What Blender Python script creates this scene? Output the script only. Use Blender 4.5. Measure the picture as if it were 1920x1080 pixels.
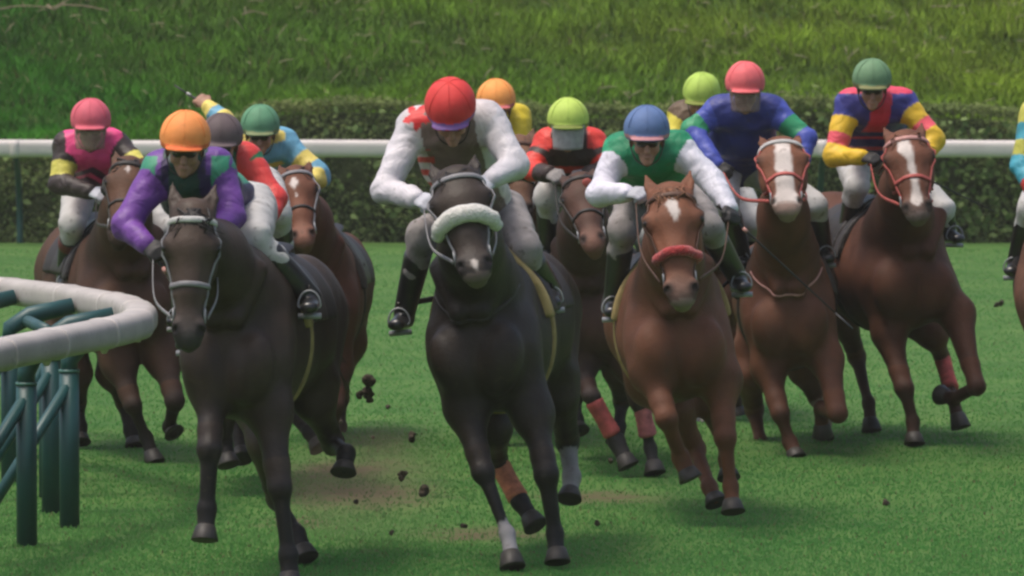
import bpy, math, random
import numpy as np
from math import radians as R, sin, cos, pi
random.seed(7); rng = np.random.default_rng(7)
for o in list(bpy.data.objects): bpy.data.objects.remove(o)
sc = bpy.context.scene
COL = sc.collection

# ------------------------------------------------------------ camera, sky, sun
CAM_H = 2.76; FPX = 12640.0; PITCH = math.atan(560/FPX)
cam_d = bpy.data.cameras.new('camera'); cam = bpy.data.objects.new('camera', cam_d); COL.objects.link(cam)
cam_d.sensor_width = 36; cam_d.lens = FPX/1920*36; cam_d.clip_start = 1; cam_d.clip_end = 6000
cam.location = (0, 0, CAM_H); cam.rotation_euler = (pi/2-PITCH, 0, 0); sc.camera = cam
cam_d.dof.use_dof = True; cam_d.dof.focus_distance = 34.0; cam_d.dof.aperture_fstop = 9.0

SUN_EL, SUN_AZ = R(72), R(255)      # azimuth measured clockwise from +Y: high, from the left
w = bpy.data.worlds.new("World"); sc.world = w; w.use_nodes = True
nt = w.node_tree; bg = nt.nodes['Background']; sky = nt.nodes.new('ShaderNodeTexSky')
sky.sky_type = 'NISHITA'; sky.sun_disc = False; sky.sun_elevation = SUN_EL; sky.sun_rotation = SUN_AZ
sky.air_density = 1.0; sky.dust_density = 5.0; sky.ozone_density = 0.6
nt.links.new(sky.outputs[0], bg.inputs[0]); bg.inputs[1].default_value = 0.13
sun_d = bpy.data.lights.new('sun', 'SUN'); sun_d.energy = 1.5; sun_d.angle = R(14); sun_d.color = (1, .95, .86)
sun = bpy.data.objects.new('sun', sun_d); COL.objects.link(sun)
sd = (sin(SUN_AZ)*cos(SUN_EL), cos(SUN_AZ)*cos(SUN_EL), sin(SUN_EL))
from mathutils import Vector
sun.rotation_euler = Vector(sd).to_track_quat('Z', 'Y').to_euler()
vs = sc.view_settings; vs.view_transform = 'Standard'; vs.look = 'None'; vs.exposure = 0.45; vs.gamma = 1
sc.cycles.filter_width = 2.6
sc.cycles.max_bounces = 6; sc.cycles.transparent_max_bounces = 8

# ------------------------------------------------------------ small maths
def V(*a): return np.array(a if len(a) > 1 else a[0], dtype=float)
def nrm(v): return v/np.linalg.norm(v)
def W(px, py, Y):
    u = (px-960)/FPX; v = (540-py)/FPX
    d = V(u, cos(PITCH)+v*sin(PITCH), -sin(PITCH)+v*cos(PITCH)); t = Y/d[1]
    return V(u*t, Y, CAM_H+d[2]*t)
def GZ(px, py):                       # ground point seen at that place
    u = (px-960)/FPX; v = (540-py)/FPX
    dz = -sin(PITCH)+v*cos(PITCH); t = -CAM_H/dz
    return V(u*t, (cos(PITCH)+v*sin(PITCH))*t, 0)
def srgb(r, g, b):
    f = lambda c: c/12.92 if c <= .04045 else ((c+.055)/1.055)**2.4
    return (f(r/255), f(g/255), f(b/255))

# ------------------------------------------------------------ materials
MATS = {}
def mat(name, col=None, rough=.6, attr=None, bump=0, bscale=60, bdist=.004, vary=.15, vscale=8, sheen=0, spec=.4, coat=0, alpha=1, stretch=None, gain=1.0, dirt=None):
    if name in MATS: return MATS[name]
    m = bpy.data.materials.new(name); m.use_nodes = True; n = m.node_tree.nodes; L = m.node_tree.links
    b = n['Principled BSDF']; b.inputs['Roughness'].default_value = rough
    b.inputs['Specular IOR Level'].default_value = spec
    if sheen: b.inputs['Sheen Weight'].default_value = sheen
    if coat: b.inputs['Coat Weight'].default_value = coat; b.inputs['Coat Roughness'].default_value = .25
    tc = n.new('ShaderNodeTexCoord'); mp = n.new('ShaderNodeMapping'); L.new(tc.outputs['Object'], mp.inputs[0])
    if stretch: mp.inputs['Scale'].default_value = stretch
    if attr:
        a = n.new('ShaderNodeAttribute'); a.attribute_name = attr; src = a.outputs['Color']
    else:
        rgb = n.new('ShaderNodeRGB'); rgb.outputs[0].default_value = (*col, 1); src = rgb.outputs[0]
    ns = n.new('ShaderNodeTexNoise'); ns.inputs['Scale'].default_value = vscale; ns.inputs['Detail'].default_value = 6; L.new(mp.outputs[0], ns.inputs[0])
    mr = n.new('ShaderNodeMapRange'); mr.inputs[1].default_value = .3; mr.inputs[2].default_value = .7
    mr.inputs[3].default_value = (1-vary)*gain; mr.inputs[4].default_value = (1+vary)*gain; L.new(ns.outputs[0], mr.inputs[0])
    mul = n.new('ShaderNodeVectorMath'); mul.operation = 'SCALE'; L.new(src, mul.inputs[0]); L.new(mr.outputs[0], mul.inputs['Scale'])
    out = mul.outputs[0]
    if dirt:                          # splashes of mud
        nd = n.new('ShaderNodeTexNoise'); nd.inputs['Scale'].default_value = 26; nd.inputs['Detail'].default_value = 8; L.new(tc.outputs['Object'], nd.inputs[0])
        cr = n.new('ShaderNodeMapRange'); cr.inputs[1].default_value = .60; cr.inputs[2].default_value = .70; cr.inputs[4].default_value = dirt; L.new(nd.outputs[0], cr.inputs[0])
        mx = n.new('ShaderNodeMix'); mx.data_type = 'RGBA'; L.new(cr.outputs[0], mx.inputs['Factor']); L.new(out, mx.inputs['A']); mx.inputs['B'].default_value = (.07, .05, .03, 1)
        out = mx.outputs['Result']
    L.new(out, b.inputs['Base Color'])
    if bump:
        nb = n.new('ShaderNodeTexNoise'); nb.inputs['Scale'].default_value = bscale; nb.inputs['Detail'].default_value = 4; L.new(mp.outputs[0], nb.inputs[0])
        bp = n.new('ShaderNodeBump'); bp.inputs['Strength'].default_value = bump; bp.inputs['Distance'].default_value = bdist
        L.new(nb.outputs[0], bp.inputs['Height']); L.new(bp.outputs[0], b.inputs['Normal'])
    if alpha < 1: b.inputs['Alpha'].default_value = alpha
    MATS[name] = m; return m

# ------------------------------------------------------------ objects
def link(name, me, m=None, parent=None):
    o = bpy.data.objects.new(name, me); COL.objects.link(o)
    if m is not None: me.materials.append(m)
    if parent is not None: o.parent = parent; 
    return o
def mesh_np(name, v, f, col=None, smooth=True):
    """v (n,3); f (m,k) int array of equal-sided faces"""
    me = bpy.data.meshes.new(name); n = len(v); m, k = f.shape
    me.vertices.add(n); me.vertices.foreach_set('co', np.asarray(v, np.float32).ravel())
    me.loops.add(m*k); me.loops.foreach_set('vertex_index', f.astype(np.int32).ravel())
    me.polygons.add(m); me.polygons.foreach_set('loop_start', np.arange(0, m*k, k, dtype=np.int32))
    try: me.polygons.foreach_set('loop_total', np.full(m, k, np.int32))
    except Exception: pass
    if smooth: me.polygons.foreach_set('use_smooth', np.ones(m, bool))
    me.update(calc_edges=True)
    if col is not None:
        a = me.color_attributes.new('Col', 'FLOAT_COLOR', 'POINT')
        c = np.ones((n, 4), np.float32); c[:, :3] = col; a.data.foreach_set('color', c.ravel())
    me.validate()
    return me
def tag(o, label=None, cat=None, group=None, kind=None):
    if label: o['label'] = label
    if cat: o['category'] = cat
    if group: o['group'] = group
    if kind: o['kind'] = kind
    return o
def empty(name, loc=(0, 0, 0)):
    o = bpy.data.objects.new(name, None); COL.objects.link(o); o.location = tuple(loc); o.empty_display_size = .2
    return o
def rebase(o, base):
    """give a mesh an origin at its foot, geometry unmoved"""
    base = Vector(base); 
    from mathutils import Matrix
    o.data.transform(Matrix.Translation(-base)); o.location = base
def child(name, me, m, root):
    """a part whose mesh is in world coordinates, under a root that is only translated"""
    o = link(name, me, m)
    from mathutils import Matrix
    me.transform(Matrix.Translation(-Vector(abs_loc(root)))); o.parent = root
    return o
def abs_loc(o):
    v = Vector((0, 0, 0))
    while o is not None: v = v+o.location; o = o.parent
    return v

# ------------------------------------------------------------ distance-field modelling
class Prim:
    """elliptic cone a->b; w = half width along side axis s, h = half height across it"""
    __slots__ = ('a', 'b', 's', 'o', 'd', 'L', 'w', 'h', 'c', 'k', 'tag', 'neg')
    def __init__(self, a, b, w, h=None, s=None, k=.03, tag='', cap=1.0, neg=False):
        self.a = V(a); self.b = V(b)
        d = self.b-self.a; self.L = np.linalg.norm(d)
        if self.L < 1e-5: d = V(0, 0, 1e-4); self.b = self.a+d; self.L = 1e-4
        self.d = d/np.linalg.norm(d)
        if s is None: s = V(1, 0, 0) if abs(self.d[0]) < .9 else V(0, 1, 0)
        s = V(s); s = s-self.d*np.dot(s, self.d); self.s = nrm(s); self.o = np.cross(self.d, self.s)
        self.w = w if isinstance(w, tuple) else (w, w)
        h = self.w if h is None else h; self.h = h if isinstance(h, tuple) else (h, h)
        self.c = cap; self.k = k; self.tag = tag; self.neg = neg
    def ev(self, P, grow=0.0):
        q = P-self.a.astype(P.dtype); ax = q@self.d.astype(P.dtype)
        t = np.clip(ax/self.L, 0, 1)
        w = self.w[0]+(self.w[1]-self.w[0])*t+grow; h = self.h[0]+(self.h[1]-self.h[0])*t+grow
        c = np.minimum(w, h)*self.c
        qa = (ax-t*self.L)/c; qs = (q@self.s.astype(P.dtype))/w; qo = (q@self.o.astype(P.dtype))/h
        k0 = np.sqrt(qa*qa+qs*qs+qo*qo)+1e-9
        k1 = np.sqrt((qa/c)**2+(qs/w)**2+(qo/h)**2)+1e-9
        return k0*(k0-1)/k1, t
    def rad(self): return max(self.w+self.h)
def E(c, r, axis=None, side=None, **kw):
    """ellipsoid: r=(along side, along cross, along axis)"""
    c = V(c)
    if not isinstance(r, tuple): return Prim(c, c+V(0, 0, 1e-4), r, r, **kw)
    axis = V(0, 0, 1) if axis is None else nrm(V(axis))
    p = Prim(c, c+axis*1e-4, r[0], r[1], s=side, **kw); p.c = r[2]/min(r[0], r[1]); return p
def sdf(prims, P, grow=0.0):
    P = np.asarray(P, float); f = np.full(len(P), 9.0)
    for p in prims:
        if p.neg:
            d, _ = p.ev(P, 0); f = np.maximum(f, -d); continue
        d, _ = p.ev(P, grow); k = p.k
        hh = np.maximum(k-np.abs(f-d), 0)/k; f = np.minimum(f, d)-hh*hh*k*.25
    return f
def nearest(prims, P):
    best = np.full(len(P), 9.0); idx = np.zeros(len(P), int); tt = np.zeros(len(P))
    for i, p in enumerate(prims):
        if p.neg: continue
        d, t = p.ev(P); m = d < best
        best[m] = d[m]; idx[m] = i; tt[m] = t[m]
    return idx, tt
def remesh(prims, vox, grow=0.0, cut=None, noise=None, box=None):
    lo = np.min([np.minimum(p.a, p.b)-p.rad()*max(1, p.c)-grow for p in prims if not p.neg], 0)-2*vox-.01
    hi = np.max([np.maximum(p.a, p.b)+p.rad()*max(1, p.c)+grow for p in prims if not p.neg], 0)+2*vox+.01
    if box is not None: lo = np.maximum(lo, box[0]); hi = np.minimum(hi, box[1])
    n = np.ceil((hi-lo)/vox).astype(int)+1
    F = np.full(n, .5, np.float32); ax = [lo[i]+vox*np.arange(n[i]) for i in range(3)]
    for p in prims:
        m = p.rad()*max(1, p.c)+grow+p.k+2*vox
        i0 = np.maximum(np.floor((np.minimum(p.a, p.b)-m-lo)/vox).astype(int), 0)
        i1 = np.minimum(np.ceil((np.maximum(p.a, p.b)+m-lo)/vox).astype(int)+1, n)
        if np.any(i1 <= i0): continue
        sl = tuple(slice(i0[j], i1[j]) for j in range(3))
        G = np.stack(np.meshgrid(*[ax[j][sl[j]] for j in range(3)], indexing='ij'), -1).astype(np.float32)
        shp = G.shape[:3]; d, _ = p.ev(G.reshape(-1, 3), 0 if p.neg else grow); d = d.reshape(shp).astype(np.float32)
        f = F[sl]
        if p.neg: F[sl] = np.maximum(f, -d); continue
        k = p.k; hh = np.maximum(k-np.abs(f-d), 0)/k; F[sl] = np.minimum(f, d)-hh*hh*k*.25
    if cut is not None or noise is not None:
        G = np.stack(np.meshgrid(*ax, indexing='ij'), -1).astype(np.float32).reshape(-1, 3)
        near = np.abs(F.ravel()) < .06 if noise is not None else None
        if noise is not None:
            ff = F.ravel(); ff[near] += noise(G[near]).astype(np.float32); F = ff.reshape(n)
        if cut is not None: F = np.maximum(F, cut(G).astype(np.float32).reshape(n))
    F[0], F[-1] = .1, .1; F[:, 0], F[:, -1] = .1, .1; F[:, :, 0], F[:, :, -1] = .1, .1
    S = F < 0
    c = S[:-1, :-1, :-1].astype(np.int8)
    for dx, dy, dz in [(1,0,0),(0,1,0),(1,1,0),(0,0,1),(1,0,1),(0,1,1),(1,1,1)]:
        c = c+S[dx:dx+n[0]-1, dy:dy+n[1]-1, dz:dz+n[2]-1]
    act = (c > 0) & (c < 8); ids = np.full(act.shape, -1, np.int64); I = np.argwhere(act)
    ids[act] = np.arange(len(I))
    corners = np.array([(i & 1, (i >> 1) & 1, (i >> 2) & 1) for i in range(8)])
    vals = np.stack([F[I[:, 0]+a, I[:, 1]+b, I[:, 2]+g] for a, b, g in corners], 1)
    acc = np.zeros((len(I), 3)); cnt = np.zeros(len(I))
    for i in range(8):
        for j in range(i+1, 8):
            if bin(i ^ j).count('1') != 1: continue
            vi, vj = vals[:, i], vals[:, j]; m = (vi < 0) != (vj < 0)
            t = vi[m]/(vi[m]-vj[m]); acc[m] += corners[i]+(corners[j]-corners[i])*t[:, None]; cnt[m] += 1
    P = lo+vox*(I+acc/np.maximum(cnt, 1)[:, None])
    quads = []
    for a in range(3):
        b_, c_ = (a+1) % 3, (a+2) % 3
        s0 = [slice(None)]*3; s1 = [slice(None)]*3; s0[a] = slice(0, -1); s1[a] = slice(1, None)
        X = S[tuple(s0)] != S[tuple(s1)]; E_ = np.argwhere(X)
        ok = (E_[:, b_] > 0) & (E_[:, c_] > 0) & (E_[:, b_] < n[b_]-1) & (E_[:, c_] < n[c_]-1); E_ = E_[ok]
        q = []
        for ob, oc in ((-1, -1), (0, -1), (0, 0), (-1, 0)):
            e = E_.copy(); e[:, b_] += ob; e[:, c_] += oc; q.append(ids[e[:, 0], e[:, 1], e[:, 2]])
        q = np.stack(q, 1); flip = ~S[E_[:, 0], E_[:, 1], E_[:, 2]]
        q[flip] = q[flip][:, ::-1]; quads.append(q)
    Q = np.concatenate(quads)
    # two rounds of light relaxation
    if len(P):
        for _ in range(2):
            sm = np.zeros_like(P); ct = np.zeros(len(P))
            for i in range(4):
                a_, b_ = Q[:, i], Q[:, (i+1) % 4]
                np.add.at(sm, a_, P[b_]); np.add.at(ct, a_, 1)
            P = P*.55+sm/np.maximum(ct, 1)[:, None]*.45
    return P, Q
def wave(P, seed, f, amp):
    r = np.random.default_rng(seed); out = np.zeros(len(P))
    for i in range(7):
        k = r.normal(size=3); k = k/np.linalg.norm(k)*f*(1+.5*r.random()); out += np.sin(P@k+r.random()*6.28)
    return out/7*amp*1.6

# ------------------------------------------------------------ tubes and lofts
def tube(pts, r, seg=8, closed=False, flat=None, up=None, sq=0):
    """returns verts, quads. r scalar or list. flat=(wide,thin) with up = outward normals list"""
    pts = [V(p) for p in pts]; n = len(pts)
    vs_, fs = [], []
    prev = None
    for i, p in enumerate(pts):
        a = pts[(i-1) % n] if (closed or i > 0) else p; b = pts[(i+1) % n] if (closed or i < n-1) else p
        d = nrm(b-a)
        if up is not None: u = V(up[i] if isinstance(up, list) else up)
        else: u = prev if prev is not None else (V(0, 0, 1) if abs(d[2]) < .9 else V(1, 0, 0))
        u = u-d*np.dot(u, d); u = nrm(u); prev = u; s = np.cross(d, u)
        rr = r[i] if hasattr(r, '__len__') else r
        rw, rt = (rr*flat[0], rr*flat[1]) if flat else (rr, rr)
        for j in range(seg):
            t = 2*pi*j/seg; m_ = (abs(cos(t))**sq+abs(sin(t))**sq)**(-1/sq) if sq else 1; vs_.append(p+s*cos(t)*rw*m_+u*sin(t)*rt*m_)
    m = n if closed else n-1
    for i in range(m):
        for j in range(seg):
            a0 = i*seg+j; a1 = i*seg+(j+1) % seg; b0 = ((i+1) % n)*seg+j; b1 = ((i+1) % n)*seg+(j+1) % seg
            fs.append((a0, b0, b1, a1))
    if not closed:
        for base in (0, (n-1)*seg):
            c = np.mean(vs_[base:base+seg], 0); vs_.append(c); ci = len(vs_)-1
            for j in range(seg):
                q = (base+j, base+(j+1) % seg, ci, ci) if base == 0 else (base+(j+1) % seg, base+j, ci, ci)
                fs.append(q)
    return np.array(vs_), fs
class MB:
    def __init__(s): s.v = []; s.f = []; s.n = 0; s.c = []
    def add(s, v, f, col=None):
        s.v.append(np.asarray(v, float)); s.f += [tuple(i+s.n for i in q) for q in f]; s.n += len(v)
        s.c += [col if col is not None else (1, 1, 1)]*len(v); return s
    def tube(s, *a, col=None, **k): v, f = tube(*a, **k); return s.add(v, f, col)
    def box(s, c, sz, rot=None):
        c = V(c); x, y, z = V(sz)/2
        v = np.array([(i, j, k) for i in (-x, x) for j in (-y, y) for k in (-z, z)])
        if rot is not None: v = v@np.array(rot).T
        return s.add(v+c, [(0, 1, 3, 2), (4, 6, 7, 5), (0, 4, 5, 1), (2, 3, 7, 6), (0, 2, 6, 4), (1, 5, 7, 3)])
    def mesh(s, name, smooth=True, colors=False):
        me = bpy.data.meshes.new(name); v = np.concatenate(s.v)
        fs = [tuple(dict.fromkeys(q)) for q in s.f]
        me.from_pydata(v.tolist(), [], fs)
        if smooth: me.polygons.foreach_set('use_smooth', [True]*len(me.polygons))
        if colors:
            a = me.color_attributes.new('Col', 'FLOAT_COLOR', 'POINT'); c = np.ones((len(v), 4), np.float32); c[:, :3] = s.c; a.data.foreach_set('color', c.ravel())
        me.update(); return me
def spline(pts, n=8):
    pts = [V(p) for p in pts]; P = [2*pts[0]-pts[1]]+pts+[2*pts[-1]-pts[-2]]; out = []
    for i in range(1, len(P)-2):
        for j in range(n):
            t = j/n; a, b, c, d = P[i-1], P[i], P[i+1], P[i+2]
            out.append(.5*((2*b)+(-a+c)*t+(2*a-5*b+4*c-d)*t*t+(-a+3*b-3*c+d)*t**3))
    out.append(pts[-1]); return out
def ring_on(prims, c, e1, e2, angs, off=.006, rmax=.6):
    """points where rays from c in the plane e1,e2 leave the surface"""
    D = np.array([e1*cos(a)+e2*sin(a) for a in angs]); lo = np.zeros(len(D)); hi = np.full(len(D), rmax)
    steps = np.linspace(0, rmax, 60); last = np.zeros(len(D))
    for st in steps:
        ins = sdf(prims, c+D*st) < 0; last[ins] = st
    lo = last; hi = last+rmax/59
    for _ in range(12):
        mid = (lo+hi)/2; ins = sdf(prims, c+D*mid[:, None]) < 0
        lo = np.where(ins, mid, lo); hi = np.where(ins, hi, mid)
    return c+D*(hi+off)[:, None], D
# ============================================================ SETTING
def node_grad(m):
    pass
def turf_material():
    m = bpy.data.materials.new('turf'); m.use_nodes = True; n = m.node_tree.nodes; L = m.node_tree.links; b = n['Principled BSDF']
    b.inputs['Roughness'].default_value = .85; b.inputs['Specular IOR Level'].default_value = .15
    g = n.new('ShaderNodeNewGeometry')
    def noise(sc_, det=6, dist=0):
        t = n.new('ShaderNodeTexNoise'); t.inputs['Scale'].default_value = sc_; t.inputs['Detail'].default_value = det; t.inputs['Distortion'].default_value = dist
        L.new(g.outputs['Position'], t.inputs[0]); return t.outputs[0]
    r = n.new('ShaderNodeValToRGB'); L.new(noise(1.3, 9), r.inputs[0])
    e = r.color_ramp.elements; e[0].position = .3; e[0].color = (.044, .118, .022, 1); e[1].position = .72; e[1].color = (.090, .168, .038, 1)
    # worn, muddy places on the racing line
    acc = None
    for px, py, rx, ry in [(690, 930, .62, 1.6), (650, 880, .5, 1.2), (1130, 930, .5, .8), (900, 1000, .5, .7), (560, 980, .3, .6)]:
        c = GZ(px, py); mp = n.new('ShaderNodeMapping'); mp.vector_type = 'POINT'
        mp.inputs['Scale'].default_value = (1/rx, 1/ry, 1); mp.inputs['Location'].default_value = (-c[0]/rx, -c[1]/ry, 0)
        L.new(g.outputs['Position'], mp.inputs[0]); ln = n.new('ShaderNodeVectorMath'); ln.operation = 'LENGTH'; L.new(mp.outputs[0], ln.inputs[0])
        mr = n.new('ShaderNodeMapRange'); mr.inputs[1].default_value = 1.25; mr.inputs[2].default_value = .2; L.new(ln.outputs['Value'], mr.inputs[0])
        if acc is None: acc = mr.outputs[0]
        else:
            mx = n.new('ShaderNodeMath'); mx.operation = 'MAXIMUM'; L.new(acc, mx.inputs[0]); L.new(mr.outputs[0], mx.inputs[1]); acc = mx.outputs[0]
    ad = n.new('ShaderNodeMath'); ad.operation = 'MULTIPLY_ADD'; L.new(noise(5, 8), ad.inputs[0]); ad.inputs[1].default_value = 1.6; ad.inputs[2].default_value = -.95
    a2 = n.new('ShaderNodeMath'); a2.operation = 'ADD'; L.new(ad.outputs[0], a2.inputs[0]); L.new(acc, a2.inputs[1])
    a3 = n.new('ShaderNodeMapRange'); a3.inputs[1].default_value = .25; a3.inputs[2].default_value = .9; a3.inputs[4].default_value = .95; L.new(a2.outputs[0], a3.inputs[0])
    mx = n.new('ShaderNodeMix'); mx.data_type = 'RGBA'; L.new(a3.outputs[0], mx.inputs['Factor']); L.new(r.outputs[0], mx.inputs['A']); mx.inputs['B'].default_value = (.10, .075, .042, 1)
    L.new(mx.outputs['Result'], b.inputs['Base Color'])
    bp = n.new('ShaderNodeBump'); bp.inputs['Strength'].default_value = .3; bp.inputs['Distance'].default_value = .01; L.new(noise(30, 5), bp.inputs['Height']); L.new(bp.outputs[0], b.inputs['Normal'])
    return m
turf = turf_material()
def ground_h(x, y):                   # low swells only
    return .012*np.sin(x*1.7+y*.6)*np.sin(y*.9)
BANK0 = 73.95
def bank_h(x, y):
    """the grass bank that rises beyond the far rail"""
    d = np.maximum(y-BANK0, 0)
    low = np.clip((x+3.2)/1.6, 0, 1); low = low*low*(3-2*low)
    base = .98+.0*low
    rise = base*np.minimum(d/.10, 1)+np.maximum(d-.1, 0)*.36+.05*np.sin(x*1.3+d)*np.clip(d, 0, 1)+.035*np.sin(x*3.1+d*2.3+1)*np.clip(d, 0, 1)
    return np.where(d < 14, rise, base+14*.36+ (1-np.exp(-(d-14)/6))*1.5)
# flat ground out to the horizon
nx = 60; gx = np.concatenate([[-3000, -400, -60], np.linspace(-20, 20, nx), [60, 400, 3000]])
gy = np.concatenate([[-3000, -300, -20, 10], np.linspace(22, 74, 120), [80, 400, 3000]])
X, Y = np.meshgrid(gx, gy, indexing='ij'); Z = np.where((np.abs(X) < 20) & (Y > 22) & (Y < 74), ground_h(X, Y), 0)
v = np.stack([X, Y, Z], -1).reshape(-1, 3); i, j = np.meshgrid(np.arange(len(gx)-1), np.arange(len(gy)-1), indexing='ij'); N = len(gy)
f = np.stack([i*N+j, (i+1)*N+j, (i+1)*N+j+1, i*N+j+1], -1).reshape(-1, 4)
o = link('ground', mesh_np('ground', v, f), turf); tag(o, kind='structure')
# bank
bx = np.concatenate([[-300, -100, -40], np.linspace(-18, 18, 160), [40, 100, 300]]); by = np.concatenate([[BANK0-.01, BANK0+.1], np.linspace(BANK0+.2, 90, 90), [95, 110, 200]])
X, Y = np.meshgrid(bx, by, indexing='ij'); Z = bank_h(X, Y); Z[:, 0] = -.05
v = np.stack([X, Y, Z], -1).reshape(-1, 3); i, j = np.meshgrid(np.arange(len(bx)-1), np.arange(len(by)-1), indexing='ij'); N = len(by)
f = np.stack([i*N+j, (i+1)*N+j, (i+1)*N+j+1, i*N+j+1], -1).reshape(-1, 4)
m = mat('bank_soil', (.055, .110, .024), .95, vary=.35, vscale=1.5, bump=.5, bscale=12, bdist=.05, spec=.1)
o = link('grass_bank', mesh_np('grass_bank', v, f), m); tag(o, kind='structure')

def smooth_noise(x, y, seed, s):
    r = np.random.default_rng(seed); out = np.zeros_like(x)
    for k in range(10):
        a = r.random()*6.28; fr = s*(.5+1.6*r.random()); out += np.sin((x*cos(a)+y*sin(a))*fr+r.random()*6.28)
    return out/4.5
def blades(name, x, y, z, h, wd, col, lean=.35, seed=1, m=None, upn=True):
    """bent grass blades, two quads tapering, one mesh"""
    r = np.random.default_rng(seed); n = len(x); a = r.random(n)*2*pi; la = r.random(n)*2*pi; ln = lean*h*(.3+r.random(n))
    ca, sa = np.cos(a), np.sin(a); dx, dy = np.cos(la)*ln, np.sin(la)*ln
    P = np.zeros((n, 5, 3)); base = np.stack([x, y, z-.005], -1); side = np.stack([ca, sa, 0*ca], -1)*wd[:, None]/2
    mid = base+np.stack([dx*.3, dy*.3, h*.55], -1); top = base+np.stack([dx, dy, h*(1-.15*lean)], -1)
    P[:, 0] = base-side; P[:, 1] = base+side; P[:, 2] = mid+side*.8; P[:, 3] = mid-side*.8; P[:, 4] = top
    me = bpy.data.meshes.new(name); me.vertices.add(n*5); me.vertices.foreach_set('co', P.astype(np.float32).ravel())
    b = (np.arange(n)*5)[:, None]; li = np.concatenate([b+[0, 1, 2, 3], b+[3, 2, 4]], 1).ravel()
    me.loops.add(n*7); me.loops.foreach_set('vertex_index', li.astype(np.int32))
    st = (np.arange(n)*7)[:, None]+[0, 4]; me.polygons.add(n*2); me.polygons.foreach_set('loop_start', st.astype(np.int32).ravel())
    me.update(calc_edges=True)
    at = me.color_attributes.new('Col', 'FLOAT_COLOR', 'POINT'); c = np.ones((n, 5, 4), np.float32); c[:, :, :3] = col[:, None, :]; at.data.foreach_set('color', c.ravel())
    nn = np.repeat(np.stack([ca*.25+r.normal(size=n)*.18, sa*.25-.25, np.ones(n)], -1)[:, None, :], 5, 1).reshape(-1, 3); nn /= np.linalg.norm(nn, axis=1)[:, None]
    if upn: me.polygons.foreach_set('use_smooth', np.ones(n*2, bool)); me.normals_split_custom_set_from_vertices(nn.tolist())
    return link(name, me, m)
def leaf_mat(name, rough=.7, tr_=.3):
    m = bpy.data.materials.new(name); m.use_nodes = True; n = m.node_tree.nodes; L = m.node_tree.links; b = n['Principled BSDF']
    a = n.new('ShaderNodeAttribute'); a.attribute_name = 'Col'; L.new(a.outputs['Color'], b.inputs['Base Color'])
    b.inputs['Roughness'].default_value = rough; b.inputs['Specular IOR Level'].default_value = .2
    tr = n.new('ShaderNodeBsdfTranslucent'); L.new(a.outputs['Color'], tr.inputs[0]); mx = n.new('ShaderNodeMixShader'); mx.inputs[0].default_value = tr_
    L.new(b.outputs[0], mx.inputs[1]); L.new(tr.outputs[0], mx.inputs[2]); L.new(mx.outputs[0], n['Material Output'].inputs[0]); return m
LM = leaf_mat('grass_blade'); LMT = leaf_mat('turf_blade', tr_=.6)
def lerpc(a, b, t): a, b = np.array(a), np.array(b); return a+(b-a)*np.clip(t, 0, 1)[:, None]
# turf blades
n = 300000; yy = 29.6+42*rng.random(n)**2.3; xx = (rng.random(n)*2-1)*(yy*960/FPX*1.15+.3)
mud = np.zeros(n)
for px, py, rx, ry in [(690, 930, .62, 1.6), (650, 880, .5, 1.2), (1130, 930, .5, .8), (900, 1000, .5, .7)]:
    c = GZ(px, py); mud = np.maximum(mud, 1.15-np.hypot((xx-c[0])/rx, (yy-c[1])/ry))
keep = rng.random(n) > np.clip(mud*.9+smooth_noise(xx, yy, 3, 5)*.15, 0, .85); xx, yy, mud = xx[keep], yy[keep], mud[keep]; n = len(xx)
nz = smooth_noise(xx, yy, 5, 1.2)*.5+.5; nz2 = rng.random(n)
col = lerpc((.098, .310, .075), (.170, .365, .105), nz*.6+nz2*.4)
tk = nz2 > .96; col[tk] = lerpc((.16, .17, .07), (.2, .19, .1), rng.random(tk.sum()))
col = col*(1-np.clip(mud, 0, 1)[:, None]*.3)+np.array([.10, .08, .045])*np.clip(mud, 0, 1)[:, None]*.3
o = blades('turf_grass', xx, yy, ground_h(xx, yy), .012+.018*rng.random(n)*(.6+.5*nz), .007+.006*rng.random(n), col, .5, 2, LMT, upn=False)
tag(o, 'short mown green grass covering the racing track', 'grass', kind='stuff')
# bank blades
n = 190000; yy = BANK0+.02+9.5*rng.random(n)**1.3; xx = (rng.random(n)*2-1)*8.2
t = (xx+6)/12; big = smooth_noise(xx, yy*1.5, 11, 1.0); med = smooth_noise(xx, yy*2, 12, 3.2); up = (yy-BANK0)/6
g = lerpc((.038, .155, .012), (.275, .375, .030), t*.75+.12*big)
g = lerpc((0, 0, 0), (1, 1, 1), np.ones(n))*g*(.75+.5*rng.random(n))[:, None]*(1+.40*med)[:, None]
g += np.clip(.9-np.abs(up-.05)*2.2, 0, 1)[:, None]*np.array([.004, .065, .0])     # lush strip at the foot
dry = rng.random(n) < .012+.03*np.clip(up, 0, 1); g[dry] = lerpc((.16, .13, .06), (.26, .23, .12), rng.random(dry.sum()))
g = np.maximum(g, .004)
hh = (.10+.13*rng.random(n))*(1+.45*med*.7)*(.75+.4*big*.5+.2); hh = np.clip(hh, .05, .34)
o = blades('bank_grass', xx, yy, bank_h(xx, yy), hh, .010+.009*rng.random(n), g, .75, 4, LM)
tag(o, 'long rough green grass growing over the bank behind the far rail', 'grass', kind='stuff')
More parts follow.
